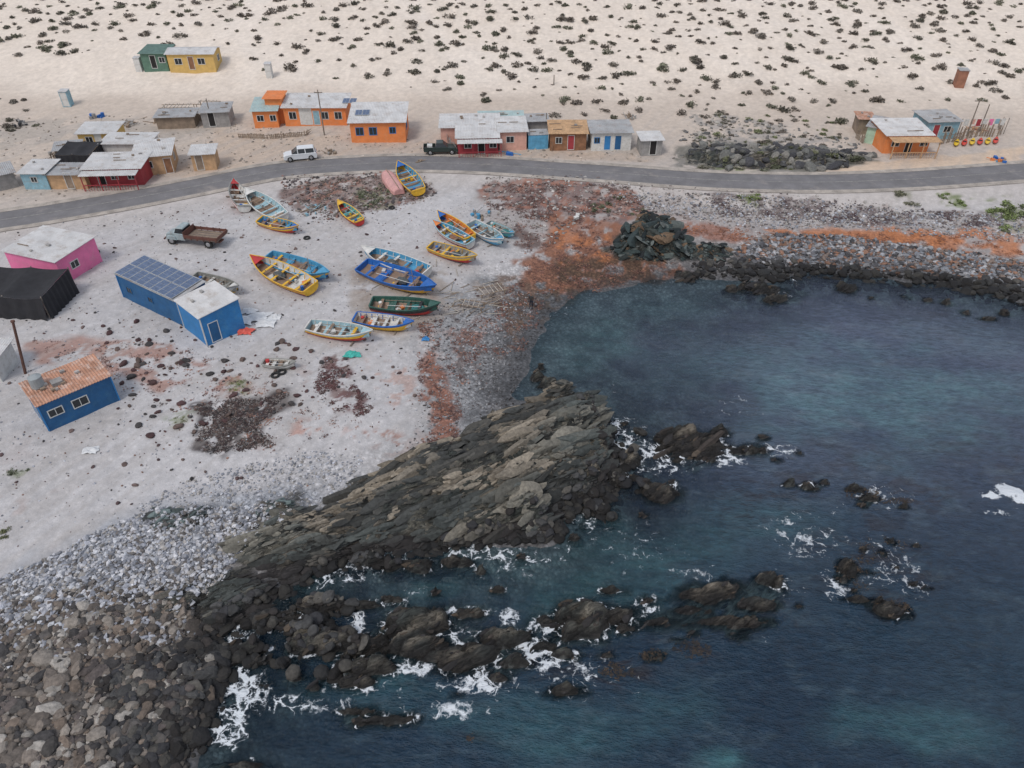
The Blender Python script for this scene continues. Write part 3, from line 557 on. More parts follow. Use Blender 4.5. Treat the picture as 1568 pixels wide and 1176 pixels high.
shrubs([(0,722),(45,720),(40,732),(0,735)],8,.15,.35,[(.15,.17,.1)]); shrubs([(0,812),(12,812),(12,826),(0,828)],4,.2,.4,[(.15,.16,.08)])
shrubs([(250,640),(288,636),(288,650),(255,656)],8,.12,.28,[(.18,.19,.09)])
shrubs([(895,300),(990,305),(990,330),(900,330)],12,.3,.8,[(.15,.16,.1)])
# ---------------------------------------------------------------- basic parts
def empty(name,x,y,z,rz=0,rx=0,ry=0):
    e=bpy.data.objects.new(name,None); e.location=(x,y,z); e.rotation_euler=(rx,ry,rz); e.empty_display_size=.3; return link(e)
def pm(name,V,Fc,m,parent,smooth=False,loc=(0,0,0),rot=(0,0,0)):
    me=bpy.data.meshes.new(name); me.from_pydata([tuple(v) for v in V],[],Fc)
    for q in (m if isinstance(m,list) else [m]): me.materials.append(q)
    if smooth: me.polygons.foreach_set("use_smooth",[True]*len(me.polygons))
    o=bpy.data.objects.new(name,me); o.location=loc; o.rotation_euler=rot; return link(o,parent)
BF=[(0,3,2,1),(4,5,6,7),(0,1,5,4),(1,2,6,5),(2,3,7,6),(3,0,4,7)]
def box(name,p,m,x0,x1,y0,y1,z0,z1,**k):
    return pm(name,[(x0,y0,z0),(x1,y0,z0),(x1,y1,z0),(x0,y1,z0),(x0,y0,z1),(x1,y0,z1),(x1,y1,z1),(x0,y1,z1)],BF,m,p,**k)
def cyl(name,p,m,a,b,r0,r1=None,n=10,cap=True):
    a=Vector(a);b=Vector(b); r1=r0 if r1 is None else r1; d=(b-a).normalized(); q=d.to_track_quat('Z','Y'); V=[];Fc=[]
    for c,r in ((a,r0),(b,r1)):
        for i in range(n):
            t_=2*math.pi*i/n; V.append(c+q@Vector((r*math.cos(t_),r*math.sin(t_),0)))
    for i in range(n): Fc.append((i,(i+1)%n,n+(i+1)%n,n+i))
    if cap: Fc+= [tuple(range(n))[::-1],tuple(range(n,2*n))]
    return pm(name,V,Fc,m,p)
glass=mat("window_glass",(.025,.03,.035),.1,.2); frame_w=mat("white_trim",(.6,.6,.58),.6,.15)
RUST=((.2,.1,.06),.5); GRIME=((.3,.26,.22),.55)
white_roof=mat("white_metal_roof",(.60,.595,.59),.5,.15,.6,stain=((.38,.33,.29),.7))
grey_roof=mat("grey_metal_roof",(.38,.385,.39),.5,.2,.6,stain=((.26,.2,.17),.7))
rust_roof=mat("rusty_metal_roof",(.45,.24,.16),.8,.35,.9,stain=((.60,.48,.42),.9))
teal_roof=mat("pale_teal_roof",(.38,.5,.5),.6,.2,.8,stain=((.5,.48,.44),.7))
wood=mat("weathered_wood",(.26,.20,.15),.85,.35,1.2); pole_m=mat("grey_pole_wood",(.22,.19,.16),.9,.3)
orange=mat("orange_paint",(.72,.23,.07),.7,.15,1,stain=((.6,.32,.18),.4)); blue=mat("blue_paint",(.012,.095,.24),.6,.22,1.,stain=((.05,.15,.25),.5)); sky_b=mat("bright_blue_paint",(.025,.19,.46),.6,.2,1.,stain=((.08,.25,.42),.5))
pink=mat("pink_paint",(.75,.18,.36),.7,.12,1,stain=((.6,.3,.38),.4)); red=mat("dark_red_paint",(.33,.04,.05),.7,.2); yellow=mat("yellow_ochre_paint",(.60,.40,.13),.7,.15); green=mat("faded_green_paint",(.10,.19,.14),.7,.25)
tan=mat("tan_board",(.50,.32,.18),.8,.3); salmon=mat("salmon_paint",(.62,.36,.29),.8,.2); wht=mat("white_wall",(.6,.6,.58),.7,.12,stain=GRIME); lblue=mat("light_blue_paint",(.24,.42,.50),.7,.25,stain=GRIME)
brown=mat("brown_wood_wall",(.26,.13,.07),.85,.35,1.5); black=mat("black_shade_net",(.022,.022,.026),.9,.3); grey=mat("grey_board",(.30,.29,.28),.85,.3); mint=mat("mint_paint",(.40,.55,.42),.7,.2)
conc=mat("concrete",(.4,.38,.36),.9,.2); dark=mat("dark_interior",(.02,.018,.018),.9,.1)
def roof_sheet(p,m,x0,x1,y0,z0,y1,z1,name="roof",pitch=.22):
    nx=max(8,int((x1-x0)/(pitch/4))); nx=min(nx,260); dx=(x1-x0)/nx; V=[];Fc=[]
    for k,(yy,zz) in enumerate([(y0,z0),(y1,z1),(y1,z1-.05),(y0,z0-.05)]):
        for i in range(nx+1): V.append((x0+i*dx,yy,zz+.028*math.sin(2*math.pi*i*dx/pitch)))
    n=nx+1
    for k in range(4):
        k2=(k+1)%4
        for i in range(nx): Fc.append((k*n+i,k*n+i+1,k2*n+i+1,k2*n+i))
    Fc+= [(0,n,2*n,3*n),(n-1,4*n-1,3*n-1,2*n-1)]
    return pm(name,V,Fc,m,p)
def opening(p,side,w,d,x,z,ww,hh,kind="window",fm=None,pm_=None):
    fm=fm or frame_w; pm_=pm_ or glass
    T={'f':lambda a,o,zz:(a,-o,zz),'b':lambda a,o,zz:(w-a,d+o,zz),'l':lambda a,o,zz:(-o,d-a,zz),'r':lambda a,o,zz:(w+o,a,zz)}[side]
    def bx_(nm,m,a0,a1,o0,o1,z0,z1):
        V=[T(a0,o0,z0),T(a1,o0,z0),T(a1,o1,z0),T(a0,o1,z0),T(a0,o0,z1),T(a1,o0,z1),T(a1,o1,z1),T(a0,o1,z1)]; pm(nm,V,BF,m,p)
    t_=.07
    bx_(kind+"_pane",pm_,x,x+ww,-.02,.015,z,z+hh)
    bx_(kind+"_frame_left",fm,x-t_,x-.001,-.02,.05,z-t_,z+hh+t_); bx_(kind+"_frame_right",fm,x+ww+.001,x+ww+t_,-.02,.05,z-t_,z+hh+t_)
    bx_(kind+"_frame_top",fm,x,x+ww,-.02,.047,z+hh+.001,z+hh+t_)
    bx_(kind+"_frame_bottom",fm,x,x+ww,-.02,.047,z-t_,z-.001)
    if kind=="window": bx_("window_mullion",fm,x+ww/2-.025,x+ww/2+.025,.016,.04,z+.002,z+hh-.002)
def building(name,A,B=None,d=4,h=2.6,rise=.4,wall=wht,roof=white_roof,style='shed',ang=None,w=None,win=[],doors=[],over=.3,porch=None,trim=None,junk=0):
    a=np.array(G(*A))
    if a[1]>84: rise=rise*.6; d=d*.84; h=h*.97
    if ang is None:
        b=np.array(G(*B)); v=b-a; w=float(np.linalg.norm(v)); an=math.atan2(v[1],v[0])
    else: an=R(ang)
    ca,sa=math.cos(an),math.sin(an)
    cs=[(a[0]+ca*x-sa*y,a[1]+sa*x+ca*y) for x,y in((0,0),(w,0),(w,d),(0,d),(w/2,d/2))]
    z=sum(hz(*c) for c in cs)/5+.05
    e=empty(name,a[0],a[1],z,an)
    fd=-1.0
    if style=='shed': pr=[(0,fd),(d,fd),(d,h+rise),(0,h)]
    elif style=='gable': pr=[(0,fd),(d,fd),(d,h),(d/2,h+rise),(0,h)]
    n=len(pr); V=[(0,y,zz) for y,zz in pr]+[(w,y,zz) for y,zz in pr]; Fc=[tuple(range(n))[::-1],tuple(range(n,2*n))]+[(i,(i+1)%n,n+(i+1)%n,n+i) for i in range(n)]
    Fc=[f_[::-1] for f_ in Fc]
    pm("walls",V,Fc,wall,e)
    g=.075
    if style=='shed':
        sl=rise/d; roof_sheet(e,roof,-over,w+over,-over*1.3,h-sl*over*1.3+g,d+over,h+rise+sl*over+g)
    else:
        sl=rise/(d/2); roof_sheet(e,roof,-over,w+over,-over,h-sl*over+g,d/2,h+rise+g); roof_sheet(e,roof,-over,w+over,d/2,h+rise+g+.004,d+over,h-sl*over+g)
    if trim:
        for nm,x0,x1,y0,y1 in(("corner_post_a",-.05,.05,-.05,.05),("corner_post_b",w-.05,w+.05,-.05,.05)): box(nm,e,trim,x0,x1,y0,y1,0,h-.12)
    for o in win:
        if o[0]=='f' and o[1]+o[3]>w-.1: continue
        opening(e,*([o[0],w,d]+list(o[1:5])),fm=o[5] if len(o)>5 else None)
    for o in doors:
        if o[0]=='f' and o[1]+.85>w-.1: continue
        opening(e,o[0],w,d,o[1],0.1,.85,1.95,"door",fm=o[3] if len(o)>3 else None,pm_=o[2])
    if porch:
        pd,ph,px0,px1,pmm,prf=porch
        roof_sheet(e,prf,px0-.2,px1+.2,-pd-.2,ph,-.42,h-.1 if h-.1>ph else ph+.1,"porch_roof")
        for i in range(4):
            x=px0+(px1-px0)*i/3; box("porch_post",e,pmm,x-.05,x+.05,-pd-.05,-pd+.05,-.5,ph-.09)
        box("porch_rail",e,pmm,px0+.051,px1-.051,-pd-.03,-pd+.03,.75,.85)
        for i in range(int((px1-px0)/.35)): 
            x=px0+.15+i*.35
            if x<px1-.1: box("porch_baluster",e,pmm,x-.02,x+.02,-pd-.02,-pd+.02,0,.745)
    for i in range(junk):
        x=random.uniform(.5,w-.5); y=random.uniform(.4,d-.4); zz=h+rise*(y/d if style=='shed' else 1-abs(2*y/d-1))+g+.04
        sx=random.uniform(.1,.22); 
        if random.random()<.5: box("roof_weight_block",e,random.choice([grey,wood,conc]),x-sx,x+sx,y-.12,y+.12,zz,zz+.16)
        else: box("roof_batten",e,wood,x-sx*4,x+sx*4,y-.04,y+.04,zz,zz+.07)
    return e
cell=mat("solar_cell",(.09,.13,.22),.22,.25,3); al=mat("aluminium_frame",(.5,.52,.54),.4,.1,metal=.3)  # cell colour lightened to stand in for reflected sky
def solar(e,x0,y0,nx,ny,zf,pw=1.05,ph=1.7):
    for i in range(nx):
        for j in range(ny):
            a0=x0+i*(pw+.05); b0=y0+j*(ph+.05); a1=a0+pw;b1=b0+ph
            V=lambda x_a,x_b,y_a,y_b,o,t_:[(x_a,y_a,zf(y_a)+o),(x_b,y_a,zf(y_a)+o),(x_b,y_b,zf(y_b)+o),(x_a,y_b,zf(y_b)+o),(x_a,y_a,zf(y_a)+o+t_),(x_b,y_a,zf(y_a)+o+t_),(x_b,y_b,zf(y_b)+o+t_),(x_a,y_b,zf(y_b)+o+t_)]
            pm("solar_panel_frame",V(a0,a1,b0,b1,.12,.04),BF,al,e)
            for kx in range(2):
                for ky in range(3):
                    cx0=a0+.04+kx*(pw-.06)/2; cy0=b0+.04+ky*(ph-.06)/3; pm("solar_cells",V(cx0,cx0+(pw-.06)/2-.02,cy0,cy0+(ph-.06)/3-.02,.162,.006),BF,cell,e)
def bld_zf(h,rise,d): return lambda y: h+rise*y/d+.04
b1=building("blue_workshop",(190,455),(281,500),d=3.4,h=2.7,rise=.35,wall=blue,roof=grey_roof,over=.12,trim=sky_b,win=[('f',1.2,1.0,.7,.6,blue),('f',4.6,1.1,.6,.5,blue)]); 
w1=(np.linalg.norm(np.array(G(281,500))-np.array(G(190,455)))); solar(b1,.1,-.1,int(w1/1.12),2,bld_zf(2.7,.35,3.4))
building("blue_shed",(283,502),(318,531),d=3.9,h=3.0,rise=.3,wall=sky_b,roof=white_roof,over=.15,trim=frame_w,doors=[('r',.6,blue)],junk=2)
building("pink_house",(22,420),(100,438),d=5.2,h=2.6,rise=.25,wall=pink,roof=white_roof,over=.2,win=[('r',1.5,1.0,.9,.7)],junk=3)
bh=building("blue_beach_house",(76,661),(184,614),d=3.3,h=2.55,rise=.3,wall=blue,roof=rust_roof,over=.15,trim=sky_b,win=[('f',.5,1.1,1.0,.6,frame_w),('f',2.3,1.0,1.1,.7,frame_w),('f',4.4,.95,1.25,.95,frame_w)],doors=[('l',1.2,sky_b)],junk=7)
tank=mat("water_tank_plastic",(.3,.33,.34),.5,.2)
cyl("water_tank",bh,tank,(.9,2.1,2.85),(.9,2.1,3.75),.5,.5,18); cyl("water_tank_lid",bh,tank,(.9,2.1,3.751),(.9,2.1,3.9),.5,.15,18)
box("roof_vent_box",bh,grey,1.7,2.5,1.2,1.9,2.75,3.05)
def shelter(name,px,w,d,h,ang,m,sag=.2):
    a=G(*px); e=empty(name,a[0],a[1],hz(*a),R(ang)); n=13; V=[];Fc=[]
    for j in range(n):
        for i in range(n): 
            fx,fy=i/(n-1),j/(n-1); V.append((w*fx,d*fy,h+.35*fy-sag*abs(math.sin(math.pi*fx*2))*(.5+math.sin(math.pi*fy))))
    for j in range(n-1):
        for i in range(n-1): q=j*n+i; Fc.append((q,q+1,q+n+1,q+n))
    pm("canopy",V,Fc,m,e,True)
    V=[];Fc=[]; k=28
    for i in range(k+1):
        x=w*i/k; y=.12*math.sin(i*1.3); V+=[(x,y-.35,-.5),(x,0,h-.02-sag*abs(math.sin(math.pi*2*i/k))*.5)]
    for i in range(k): Fc.append((2*i,2*i+2,2*i+3,2*i+1))
    pm("side_front",V,Fc,m,e,True)
    V=[];Fc=[]
    for i in range(k+1):
        y=d*i/k; x=w+.3+.12*math.sin(i*1.7); V+=[(x,y,-.5),(w,y,h-.02+.35*i/k)]
    for i in range(k): Fc.append((2*i,2*i+2,2*i+3,2*i+1))
    pm("side_right",V,Fc,m,e,True)
    for x in(0,w/2,w):
        for y in(0,d): cyl("post",e,pole_m,(x,y+.06,-.4),(x,y+.06,h+.1+.35*y/d),.05)
    return e
shelter("black_net_shelter",(-40,484),7.6,5.0,2.3,-4,black,.35)
shelter("black_net_shelter",(93,262),4.6,4.0,2.2,0,black)
ri=mat("rusty_iron",(.12,.06,.045),.9,.3)
a1=G(38,572); e=empty("rusty_leaning_pole",a1[0],a1[1],hz(*a1)); cyl("pole",e,ri,(0,0,-.3),(.75,.5,5.0),.13,.11,10); cyl("pole_cap",e,ri,(.75,.5,5.001),(.76,.51,5.15),.17,.17,10)
e=building("white_storage_hut",(-30,585),(4,585),d=3.0,h=2.0,rise=.2,wall=wht,roof=white_roof,win=[('f',.4,1,.6,.6)])
# ---- left cluster
building("red_house",(136,286),(222,284),d=5.2,h=2.4,rise=.5,wall=red,roof=white_roof,win=[('f',3.2,.9,.8,.8),('f',5.3,.9,.8,.8)],doors=[('f',1.5,dark)],porch=(1.6,2.1,.2,6.8,red,white_roof),junk=4)
building("tan_house",(212,270),(268,265),d=6,h=2.6,rise=.5,wall=tan,roof=white_roof,win=[('f',1.2,1,.9,.8),('r',2,1,1,.8)],doors=[('f',3.6,brown)],junk=3)
building("tan_house",(163,246),(235,246),d=4,h=2.5,rise=.3,wall=wht,roof=white_roof,junk=3)
building("light_blue_shack",(40,291),(78,291),d=4.5,h=2.2,rise=.3,wall=lblue,roof=white_roof,win=[('f',1.2,1,.7,.6)],junk=2)
building("plywood_shack",(79,290),(136,290),d=3.6,h=2.0,rise=.25,wall=tan,roof=grey_roof,doors=[('f',2.2,wood)],junk=4)
building("cream_cabin",(126,229),(182,228),d=4.4,h=2.3,rise=.4,wall=yellow,roof=white_roof,win=[('f',1,1,.9,.7),('f',3.6,1,.9,.7)],doors=[('f',2.3,wht)])
building("brown_hut",(298,263),(333,261),d=3.2,h=2.3,rise=.3,wall=tan,roof=white_roof,doors=[('f',.5,wood)])
building("grey_shed",(-30,300),(30,287),d=4,h=2.0,rise=.3,wall=grey,roof=grey_roof,junk=2)
building("plank_shack",(242,197),(300,195),d=3.5,h=1.7,rise=.3,wall=wood,roof=grey_roof,junk=6)
building("grey_shed",(312,196),(354,194),d=4.4,h=2.2,rise=.3,wall=grey,roof=grey_roof,doors=[('f',1,dark)],junk=2)
building("plank_shack",(90,250),(128,246),d=3,h=1.8,rise=.3,wall=wood,roof=grey_roof,junk=4)
# ---- hillside
building("ochre_house",(262,113),(332,112),d=5,h=2.6,rise=.7,wall=yellow,roof=white_roof,style='gable',win=[('f',1.2,.9,1.1,.9),('f',5,.9,1.1,.9),('r',2,.9,1,.9)],doors=[('f',3.4,brown)])
building("green_shed",(222,111),(260,111),d=5,h=2.5,rise=.5,wall=green,roof=mat("green_roof",(.12,.2,.17),.6,.3),doors=[('f',1.5,dark)],win=[('f',3,1,.9,.8)])
building("white_outhouse",(408,120),(417,120),d=1.2,h=2.2,rise=.15,wall=wht,roof=white_roof,over=.08)
building("pale_blue_outhouse",(97,164),(109,164),d=1.4,h=2.3,rise=.15,wall=lblue,roof=white_roof,over=.08,doors=[('f',.2,wht)])
building("white_outhouse",(209,111),(218,111),d=1.2,h=2.1,rise=.15,wall=wht,roof=white_roof,over=.08)
building("brick_tank_hut",(1462,133),(1476,134),d=1.8,h=2.6,rise=.1,wall=mat("brick_red",(.3,.14,.09),.9,.3),roof=grey_roof,over=.1)
# ---- orange row
building("orange_cabin",(391,197),(428,196),d=5,h=2.5,rise=.9,wall=orange,roof=teal_roof,win=[('f',.6,.9,.9,.8,frame_w),('f',2.5,.9,.8,.8,frame_w)])
building("orange_tower_house",(412,190),(437,190),d=3.5,h=3.7,rise=.2,wall=orange,roof=orange,win=[('r',1,2,.9,.8)])
e=building("orange_row_house",(438,194),(532,194),d=5.4,h=2.7,rise=.9,wall=orange,roof=white_roof,win=[('f',.8,.9,1.0,1.0),('f',5.6,.9,1.0,1.),('f',7.6,.9,1.0,1.)],doors=[('f',3.0,wht),('f',4.4,lblue)],junk=2)
box("white_wall_panel",e,wht,2.3,4.2,-.012,-.003,.05,2.5)
solar(e,8.7,1.0,2,1,bld_zf(2.62,.54,4.54),1.0,1.6)
e=building("orange_house",(539,219),(622,218),d=7,h=2.9,rise=1.3,wall=orange,roof=white_roof,win=[('f',.8,1.0,1.0,1.0,sky_b),('f',2.7,1.0,1.0,1.0,sky_b),('f',5.6,1.2,.8,.8,sky_b),('r',2,1,1.2,.9,sky_b)],doors=[('f',7.3,brown)])
solar(e,.6,1.8,2,1,bld_zf(2.82,.78,5.9),1.0,1.6)
# ---- mid row
building("red_porch_house",(701,238),(763,237),d=4.5,h=2.4,rise=.4,wall=red,roof=white_roof,win=[('f',1.0,.9,.9,.8),('f',4.5,.9,.9,.8)],doors=[('f',2.9,dark)],porch=(1.4,2.1,.2,6.,red,white_roof))
building("salmon_house",(676,222),(764,221),d=5.5,h=2.5,rise=.4,wall=salmon,roof=white_roof,junk=5)
building("salmon_house",(765,230),(806,229),d=6,h=2.6,rise=.5,wall=salmon,roof=white_roof,win=[('f',1,1,1,.8)],doors=[('f',3,wht)],junk=2)
building("blue_board_shed",(809,229),(839,228),d=2.5,h=2.0,rise=.1,wall=mat("board_blue",(.1,.32,.5),.7,.3),roof=grey_roof,over=.05,junk=3)
building("wooden_cabin",(842,231),(897,231),d=4.6,h=2.5,rise=.6,wall=brown,roof=tan,win=[('f',.8,1,.8,.8),('f',4.2,1,.8,.8)],doors=[('f',2.5,red)],junk=5)
building("white_cabin",(905,232),(965,231),d=5,h=2.6,rise=.35,wall=wht,roof=grey_roof,win=[('f',.4,1.1,.7,.7,sky_b),('f',4.6,1.1,.9,.7,tan)],doors=[('f',1.8,sky_b),('f',3.3,blue)])
building("white_hut",(981,240),(1012,239),d=3.4,h=2.2,rise=.2,wall=grey,roof=white_roof,doors=[('f',1.2,dark)])
building("plank_shack",(735,205),(800,204),d=3,h=2.1,rise=.3,wall=wood,roof=teal_roof,junk=6)
building("blue_board_shed",(800,208),(838,207),d=3,h=2.0,rise=.2,wall=grey,roof=grey_roof,junk=4)
# ---- right cluster
building("orange_porch_house",(1350,236),(1418,235),d=6.5,h=2.6,rise=.6,wall=orange,roof=white_roof,win=[('f',1,1,1,.8),('f',5,1,1,.8)],doors=[('f',3,dark)],porch=(2.,2.3,.3,6.6,tan,tan),junk=3)
building("mint_shed",(1322,219),(1347,224),d=5,h=2.4,rise=.4,wall=mint,roof=grey_roof,junk=2)
building("grey_cabin",(1414,214),(1462,212),d=5,h=2.6,rise=.3,wall=lblue,roof=grey_roof,win=[('f',2.6,1,1,.8)],doors=[('f',1,red)],junk=5)
building("plank_shack",(1310,205),(1332,206),d=3,h=2.2,rise=.2,wall=wood,roof=rust_roof,junk=2)
# ---------------------------------------------------------------- fences
def fence(name,px,h=1.3,step=.22,m=wood,jit=.35,gap=.12):
    P=[G(*p) for p in px]; e=empty(name,P[0][0],P[0][1],hz(*P[0])); V=[];Fc=[]
    for i in range(len(P)-1):
        a=np.array(P[i]);b=np.array(P[i+1]); L=np.linalg.norm(b-a); d=(b-a)/L; k=int(L/step)
        for j in range(k):
            if random.random()<gap: continue
            c=a+d*(j*step); z=hz(*c); hh=h*(1+random.uniform(-jit,jit)); w_=step*.3; o=len(V); n_=np.array([-d[1],d[0]])*.02; ln=np.array([random.gauss(0,.04),random.gauss(0,.04)])
            for zz in(z-.2,z+hh):
                q=ln*(zz>z)
                for sx,sy in((-1,-1),(1,-1),(1,1),(-1,1)): p_=c+d*w_*sx+n_*sy+q; V.append((p_[0]-P[0][0],p_[1]-P[0][1],zz-e.location.z))
            Fc+=[tuple(o+t_ for t_ in f_) for f_ in BF]
        for zz in (.35*h,.75*h):
            V_=[];z0=hz(*a)+zz;z1=hz(*b)+zz; o=len(V); nn=np.array([-d[1],d[0]])
            for (c,z_) in((a,z0),(b,z1)):
                for sy,sz in((.022,-.03),(.05,-.03),(.05,.03),(.022,.03)): p_=c+nn*sy; V.append((p_[0]-P[0][0],p_[1]-P[0][1],z_+sz-e.location.z))
            Fc+=[(o,o+1,o+5,o+4),(o+1,o+2,o+6,o+5),(o+2,o+3,o+7,o+6),(o+3,o,o+4,o+7),(o,o+3,o+2,o+1),(o+4,o+5,o+6,o+7)]
    pm("palings",V,Fc,m,e); return e
fence("wooden_fence",[(367,212),(410,214),(470,209),(478,204)],.7,.22,wood,.15,.05)
fence("wooden_fence",[(238,188),(300,186),(330,184)],1.0,.4,wood,.5,.3)
fence("wooden_fence",[(1436,222),(1500,208),(1532,209),(1528,192)],1.5,.35,wood,.5,.25)
fence("board_fence",[(680,215),(700,240)],1.3,.25,grey)
fence("board_fence",[(800,198),(845,196),(850,205)],1.5,.3,wood,.4)
fence("wooden_fence",[(1310,212),(1322,222)],1.3,.3)
fence("wooden_fence",[(75,255),(100,240),(118,236)],1.2,.3)
fence("board_fence",[(845,232),(842,215)],1.6,.3)
def upole(px,h,arms=True,name="utility_pole"):
    a=G(*px); e=empty(name,a[0],a[1],hz(*a)); cyl("shaft",e,pole_m,(0,0,-.4),(0,0,h),.11,.07)
    if arms: box("cross_arm",e,pole_m,-.6,.6,.071,.15,h-.5,h-.38); cyl("insulator",e,frame_w,(-.5,.11,h-.379),(-.5,.11,h-.2),.04); cyl("insulator",e,frame_w,(.5,.11,h-.379),(.5,.11,h-.2),.04)
upole((497,208),6.5,True); upole((1480,208),5.5,True); upole((325,190),3.8,False,"antenna_pole"); upole((836,205),3,False,"antenna_pole"); upole((1500,200),4,False,"antenna_pole"); upole((848,130),1.6,False,"marker_post"); upole((740,200),2.6,False,"antenna_pole")
a=G(1466,206); e=empty("clothes_line",a[0],a[1],hz(*a),R(3))
cyl("post",e,pole_m,(0,0,-.3),(0,0,2.4),.05); cyl("post",e,pole_m,(7,0,-.3),(7,0,2.4),.05); cyl("line",e,frame_w,(0,0,2.3),(7,0,2.3),.012)
for i,c in enumerate([wht,salmon,red,wht,pink,lblue,wht]): box("cloth",e,c,.4+i*.92,1.05+i*.92,-.015+.002*i,.015,1.35+.2*(i%2),2.28)
def kayak(px0,px1,m):
    a=np.array(G(*px0));b=np.array(G(*px1)); L=3.0; c=(a+b)/2; an=math.atan2(*(b-a)[::-1]); e=empty("kayak",c[0],c[1],hz(*c)+.05,an); n=12;k=8;V=[];Fc=[]
    for i in range(n+1):
        t_=i/n; r=.36*math.sin(math.pi*t_)**.6+.01
        for j in range(k): q=2*math.pi*j/k; V.append(((t_-.5)*L,r*math.cos(q),.18+.5*r*math.sin(q)+.12*(2*t_-1)**4))
    for i in range(n):
        for j in range(k): Fc.append((i*k+j,i*k+(j+1)%k,(i+1)*k+(j+1)%k,(i+1)*k+j))
    pm("hull",V,Fc,m,e,True); cyl("cockpit",e,dark,(-.1,0,.34),(-.1,0,.38),.24,.26,12)
ky=mat("kayak_yellow",(.75,.5,.03),.4,.1); kr=mat("kayak_red",(.6,.05,.03),.4,.1)
for i in range(6): kayak((1462+i*12,226-i*.8),(1466+i*12,216-i*.8),[ky,kr][i%2])
# ---- wooden boat-hauling frames and a pole rack
def rack(name,px,an,w,d,h,nb=4):
    a=G(*px); e=empty(name,a[0],a[1],hz(*a),R(an))
    for x in(0,w):
        for y in(0,d): cyl("leg",e,wood,(x,y,-.3),(x,y,h),.06)
    for y in(0,d): cyl("side_rail",e,wood,(-.3,y,h),(w+.3,y,h),.05)
    for i in range(nb): x=w*(i+.5)/nb; cyl("cross_pole",e,bw_,(x,-.2,h+.09),(x+random.uniform(-.15,.15),d+.2,h+.1),.045)
    return e
bw_=mat("bleached_wood",(.42,.38,.33),.9,.3)
rack("wooden_boat_frame",(738,455),25,2.6,1.3,.35,5); rack("wooden_boat_frame",(705,470),-15,2.2,1.0,.3,4)
rack("timber_pole_rack",(250,180),4,4.5,1.6,1.5,8); rack("timber_pole_rack",(305,178),-2,3.,1.6,1.9,5)
# ---------------------------------------------------------------- boats
def bm_(n,c): 
    return mat("boat_"+n,c,.5,.22,2.,stain=((c[0]*.6+.10,c[1]*.6+.09,c[2]*.6+.08),.4))
BC={'blue':bm_('blue',(.015,.12,.42)),'sky':bm_('sky',(.07,.30,.50)),'yel':bm_('yellow',(.72,.42,.03)),'red':bm_('red',(.45,.03,.03)),'wht':bm_('white',(.62,.61,.58)),'grn':bm_('green',(.03,.10,.08)),'blk':bm_('black',(.03,.03,.035)),'org':bm_('orange',(.65,.2,.05)),'teal':bm_('teal',(.1,.38,.38)),'gry':bm_('grey',(.28,.28,.26)),'pale':bm_('pale_blue',(.33,.50,.56)),'navy':bm_('navy',(.012,.05,.22)),'pnk':bm_('pink',(.6,.32,.30)),'brn':bm_('brown',(.25,.17,.12))}
netm=[mat("net_orange",(.30,.15,.09),.95,.4,8,bump=.8),mat("net_grey",(.10,.11,.11),.95,.4,8,bump=.8),mat("net_teal",(.05,.20,.20),.95,.4,8,bump=.8)]
